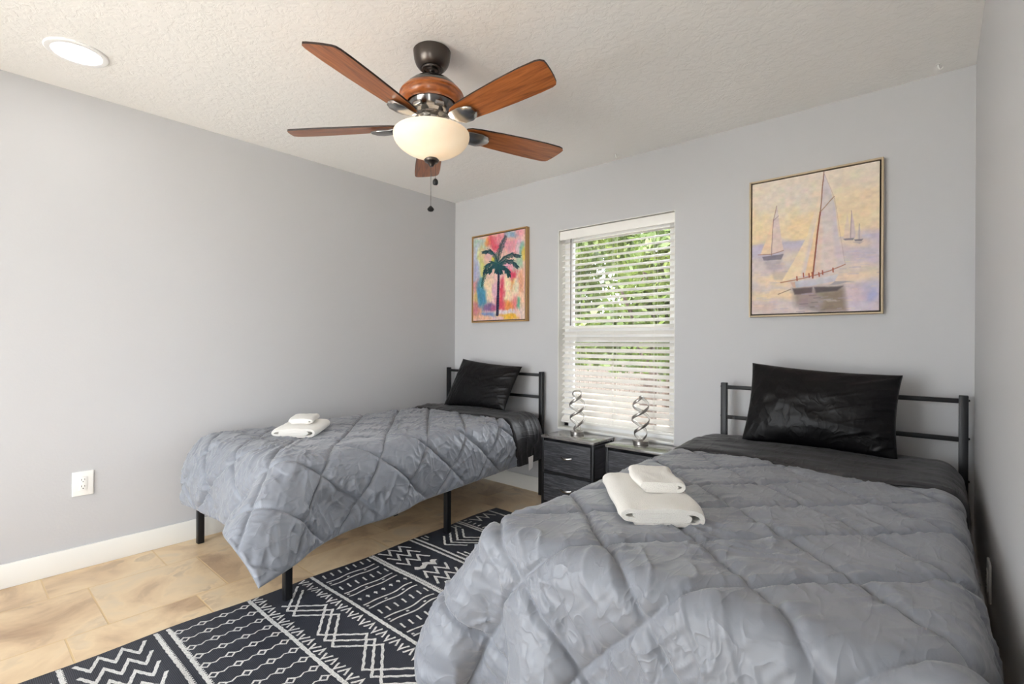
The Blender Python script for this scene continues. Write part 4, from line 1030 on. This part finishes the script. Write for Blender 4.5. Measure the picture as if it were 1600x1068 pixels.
# chained lozenges
for i in range(16):
    x = 1.038+i*.0765
    ys = [-2.448+.0823*k for k in range(4)]
    for y in ys:
        s_ = .0165; strip([(x-s_, y), (x, y-s_*1.0), (x+s_, y), (x, y+s_), (x-s_, y), (x, y-s_)], .0065, wob=.0006)
    for k in range(3):
        a_, b_ = ys[k]+.018, ys[k+1]-.018; strip([(x, a_), (x+.006, a_+(b_-a_)*.3), (x-.006, a_+(b_-a_)*.7), (x, b_)], .0055, wob=.0006)
    strip([(x, ys[-1]+.018), (x+.004, ys[-1]+.035)], .0055); strip([(x, ys[0]-.018), (x-.004, ys[0]-.010)], .0055)
hline(-2.166, .016, False)
def va_row(y, x0=1.01):
    for k in range(30):
        x = x0+k*.0435; a_ = .019
        if k % 2: strip([(x-.018, y-a_), (x, y+a_), (x+.016, y-a_*.7)], .0085, wob=.0008)
        else: strip([(x-.016, y+a_*.7), (x, y-a_), (x+.018, y+a_)], .0085, wob=.0008)
va_row(-2.136); va_row(-1.920)
for o_ in (0, .055, .11):
    zz_ = [(1.02-.17+o_, -2.07)]
    for k in range(-1, 4):
        xp = 1.291+.3185*k; zz_ += [(xp+o_-.138, -2.09 if k > -1 else -2.07), (xp+o_, -1.957)]
    zz_ = [q for q in zz_ if q[0] > .99]
    strip(zz_, .0105, wob=.0016)
hline(-1.872, .016, False)
# dash-and-bar band
for g in range(9):
    x = 1.042+g*.158
    for k in range(7):
        y = -1.83+.042*k
        if g % 3 == 2:
            strip([(x-.012, y), (x+.014, y)], .0075, wob=0); strip([(x-.002, y-.009), (x-.002, y+.009)], .0075, wob=0)
        else: strip([(x-.02, y+.002), (x+.02, y-.002)], .0085, wob=.0006)
    for dx in (.058, .098):
        strip([(x+dx+.005*math.sin(k*.7+g), -1.85+.27*k/14) for k in range(15)], .0085, wob=.0004)
    for k in range(3): strip([(x+.074, -1.84+.095*k), (x+.084, -1.84+.095*k)], .012, wob=0)
hline(-1.548, .014); hline(-1.531, .010)
for k in range(3): zig(1.012+.082*k, .0125, y0=-1.498, n=6, dy=.0345, am=.066)
for k in range(4): zig(1.43+.082*k, .0125, True, y0=-1.498, n=6, dy=.0345, am=.066)
strip([(1.30, -1.475), (1.325, -1.44), (1.295, -1.405), (1.32, -1.37), (1.29, -1.34)], .03, wob=.004)
for k in range(3): zig(1.80+.082*k, .0125, y0=-1.498, n=6, dy=.0345, am=.066)
hline(-1.262, .013); hline(-1.228, .012)
for g in range(-1, 4):
    xa = 1.192+.42*g
    for ya, l in ((-1.172, .10), (-1.123, .15), (-1.073, .16), (-1.02, .10)):
        pl = [(xa-l, ya+l*.82), (xa, ya), (xa+l, ya+l*.82)]
        if xa-l > 1.0: strip(pl, .012)
        elif xa > 1.0: strip([(1.0, ya+(xa-1.0)*.82), (xa, ya), (xa+l, ya+l*.82)], .012)
    for k in range(3):
        l = .03+.028*(2-k)
        for yb in (-1.192+.028*k, -.928-.028*k):
            x0_ = max(xa+.21-l, 1.0); x1_ = xa+.21+l
            if x1_ > x0_+.02: strip([(x0_, yb), (x1_, yb)], .010)
hline(-.885, .013); hline(-.862, .010)
for k in range(30): strip([(1.0+k*.043, -.84), (1.0+k*.043, -.81)], .009)
for k in range(4): zig(1.0+.3*k, .012, y0=-.79, n=6)
hline(-.58, .013)
def rug_mat():
    t = NT('navy_woven_straw'); v = t.coords()
    wv = t.add('ShaderNodeTexWave', Scale=70.0, Distortion=1.2); wv.bands_direction = 'X'; wv.inputs['Detail'].default_value = 1.0; t.link(v, wv.inputs['Vector'])
    w2_ = t.add('ShaderNodeTexWave', Scale=62.0, Distortion=.8); w2_.bands_direction = 'Y'; t.link(v, w2_.inputs['Vector'])
    mu = t.add('ShaderNodeMath', _operation='MULTIPLY'); t.link(wv.outputs['Fac'], mu.inputs[0]); t.link(w2_.outputs['Fac'], mu.inputs[1])
    n = t.add('ShaderNodeTexNoise', Scale=5.0, Detail=3.0); t.link(v, n.inputs['Vector'])
    ad = t.add('ShaderNodeMath', _operation='MULTIPLY_ADD'); t.link(n.outputs[0], ad.inputs[0]); ad.inputs[1].default_value = .35; t.link(mu.outputs[0], ad.inputs[2])
    t.link(t.ramp(ad.outputs[0], [(.2, srgb(26, 28, 35)), (.6, srgb(42, 46, 58)), (1.0, srgb(86, 92, 108))]), t.b.inputs['Base Color'])
    t.b.inputs['Roughness'].default_value = .55; t.bump(mu.outputs[0], .4, .002); return t.m
def yarn():
    t = NT('white_woven_straw'); v = t.coords(); n = t.add('ShaderNodeTexNoise', Scale=260.0, Detail=2.0); t.link(v, n.inputs['Vector'])
    t.link(t.ramp(n.outputs[0], [(.35, srgb(176, 176, 176)), (.6, srgb(226, 225, 222))]), t.b.inputs['Base Color']); t.b.inputs['Roughness'].default_value = .6; t.bump(n.outputs[0], .3, .002); return t.m
rug = raw('area_rug', np.concatenate(rv), np.concatenate(rf), [rug_mat(), yarn(), simple('black_binding', srgb(18, 17, 18), .6)], mat_idx=np.concatenate(rm), angle=.8)
tag(rug, 'dark navy woven rug with white zigzag and diamond pattern between the beds', 'rug')

# ------------------------------------------------------------------ outside the window
def leaf_mat(name, c1, c2, c3):
    t = NT(name); n = t.add('ShaderNodeTexNoise', Scale=2.2, Detail=5.0); t.link(t.coords(), n.inputs['Vector'])
    col = t.ramp(n.outputs[0], [(.3, c1), (.5, c2), (.7, c3)]); t.link(col, t.b.inputs['Base Color']); t.b.inputs['Roughness'].default_value = .5
    tr = t.add('ShaderNodeBsdfTranslucent'); t.link(col, tr.inputs[0]); mx = t.add('ShaderNodeMixShader', Fac=.4); t.link(t.b.outputs[0], mx.inputs[1]); t.link(tr.outputs[0], mx.inputs[2])
    t.link(mx.outputs[0], t.n['Material Output'].inputs[0]); return t.m
M_LEAF = leaf_mat('fresh_green_leaf', srgb(52, 70, 26), srgb(80, 98, 40), srgb(106, 116, 56))
M_BARK = simple('grey_brown_bark', srgb(72, 60, 52), .9, bump=(14, .8, .03))
def leaves(centres, n, size, seed):
    r = np.random.default_rng(seed); ci = r.integers(0, len(centres), n); C = np.array([c_[:3] for c_ in centres])[ci]; R = np.array([c_[3] for c_ in centres])[ci]
    d = r.normal(size=(n, 3)); d /= np.linalg.norm(d, axis=1, keepdims=True); p = C+d*(R*r.uniform(.35, 1, n)**.5)[:, None]
    a = r.normal(size=(n, 3)); a /= np.linalg.norm(a, axis=1, keepdims=True); b = np.cross(a, r.normal(size=(n, 3))); b /= np.linalg.norm(b, axis=1, keepdims=True)
    L = size*r.uniform(.7, 1.3, n)[:, None]; V_ = np.stack([p-a*L, p+b*L*.45, p+a*L, p-b*L*.45], 1).reshape(-1, 3)
    return V_, np.arange(4*n).reshape(-1, 4)
def tree(label, x, y, h, blobs, n, size, seed):
    r = thing('tree', label, 'tree', (x, y, -.3), 0, 'trees outside the window'); rr = random.Random(seed)
    bm = NB(); tube(bm, [(0, 0, 0), (.03, .02, h*.3), (-.02, .05, h*.6), (.02, 0, h*.85)], [.13, .11, .09, .05], 10)
    for k in range(5):
        a_ = rr.uniform(0, 2*PI); z = h*rr.uniform(.3, .7); tube(bm, [(0, 0, z), (math.cos(a_)*.4, math.sin(a_)*.4, z+.4), (math.cos(a_)*.9, math.sin(a_)*.9, z+.8)], [.05, .035, .015], 8)
    obj('trunk', bm, M_BARK, r); V_, F = leaves(blobs, n, size, seed); raw('foliage', V_, F, M_LEAF, r, smooth=False)
tree('leafy green tree outside the left half of the window', -2.0, 4.4, 3.6, [(rng.uniform(-.9, .9), rng.uniform(-.8, .8), rng.uniform(1.5, 3.9), rng.uniform(.35, .7)) for _ in range(18)], 6500, .085, 3)
tree('leafy green tree with a grey trunk outside the right half of the window', .35, 3.2, 3.4, [(rng.uniform(-.75, .75), rng.uniform(-.6, .6), rng.uniform(1.5, 3.7), rng.uniform(.3, .6)) for _ in range(18)], 6500, .075, 4)
tree('taller pale green tree farther off behind the other two trees', -1.4, 8.0, 5.0, [(rng.uniform(-2.6, 2.6), rng.uniform(-1., 1.), rng.uniform(1.0, 4.6), rng.uniform(.6, 1.0)) for _ in range(22)], 6500, .13, 5)
bm = NB(); box(bm, (-60, T+.02, -.42), (60, 90, -.30)); gnd = obj('ground', bm, simple('pinkish_gravel', srgb(112, 98, 88), .9, bump=(40, .6, .02)), smooth=False); structure(gnd)
bm = NB(); box(bm, (-60, -60, -.42), (60, Y_FRONT-T-.02, -.30)); box(bm, (W+T+.02, Y_FRONT-T-.02, -.42), (60, T+.02, -.30)); gnd2 = obj('ground', bm, simple('pale_bounce_paving', srgb(228, 224, 216), .9, bump=(40, .6, .02)), smooth=False); structure(gnd2)  # unseen ground, made pale to bounce daylight indoors
fn = thing('garden_fence', 'weathered grey board fence beyond the trees outside the window', 'fence', (-2.0, 10.5, -.3))
bm = NB()
for k in range(64): box(bm, (-5.0+k*.16, -.012, 0), (-5.0+k*.16+.15, .012, 1.55+.02*math.sin(k*2.1)), .004, 1)
obj('fence_boards', bm, simple('weathered_boards', srgb(92, 84, 78), .85, bump=(20, .5, .01)), fn)
bm = NB(); box(bm, (-5, .012, .3), (5.2, .05, .38)); box(bm, (-5, .012, 1.2), (5.2, .05, 1.28)); obj('fence_rail', bm, M_BARK, fn)
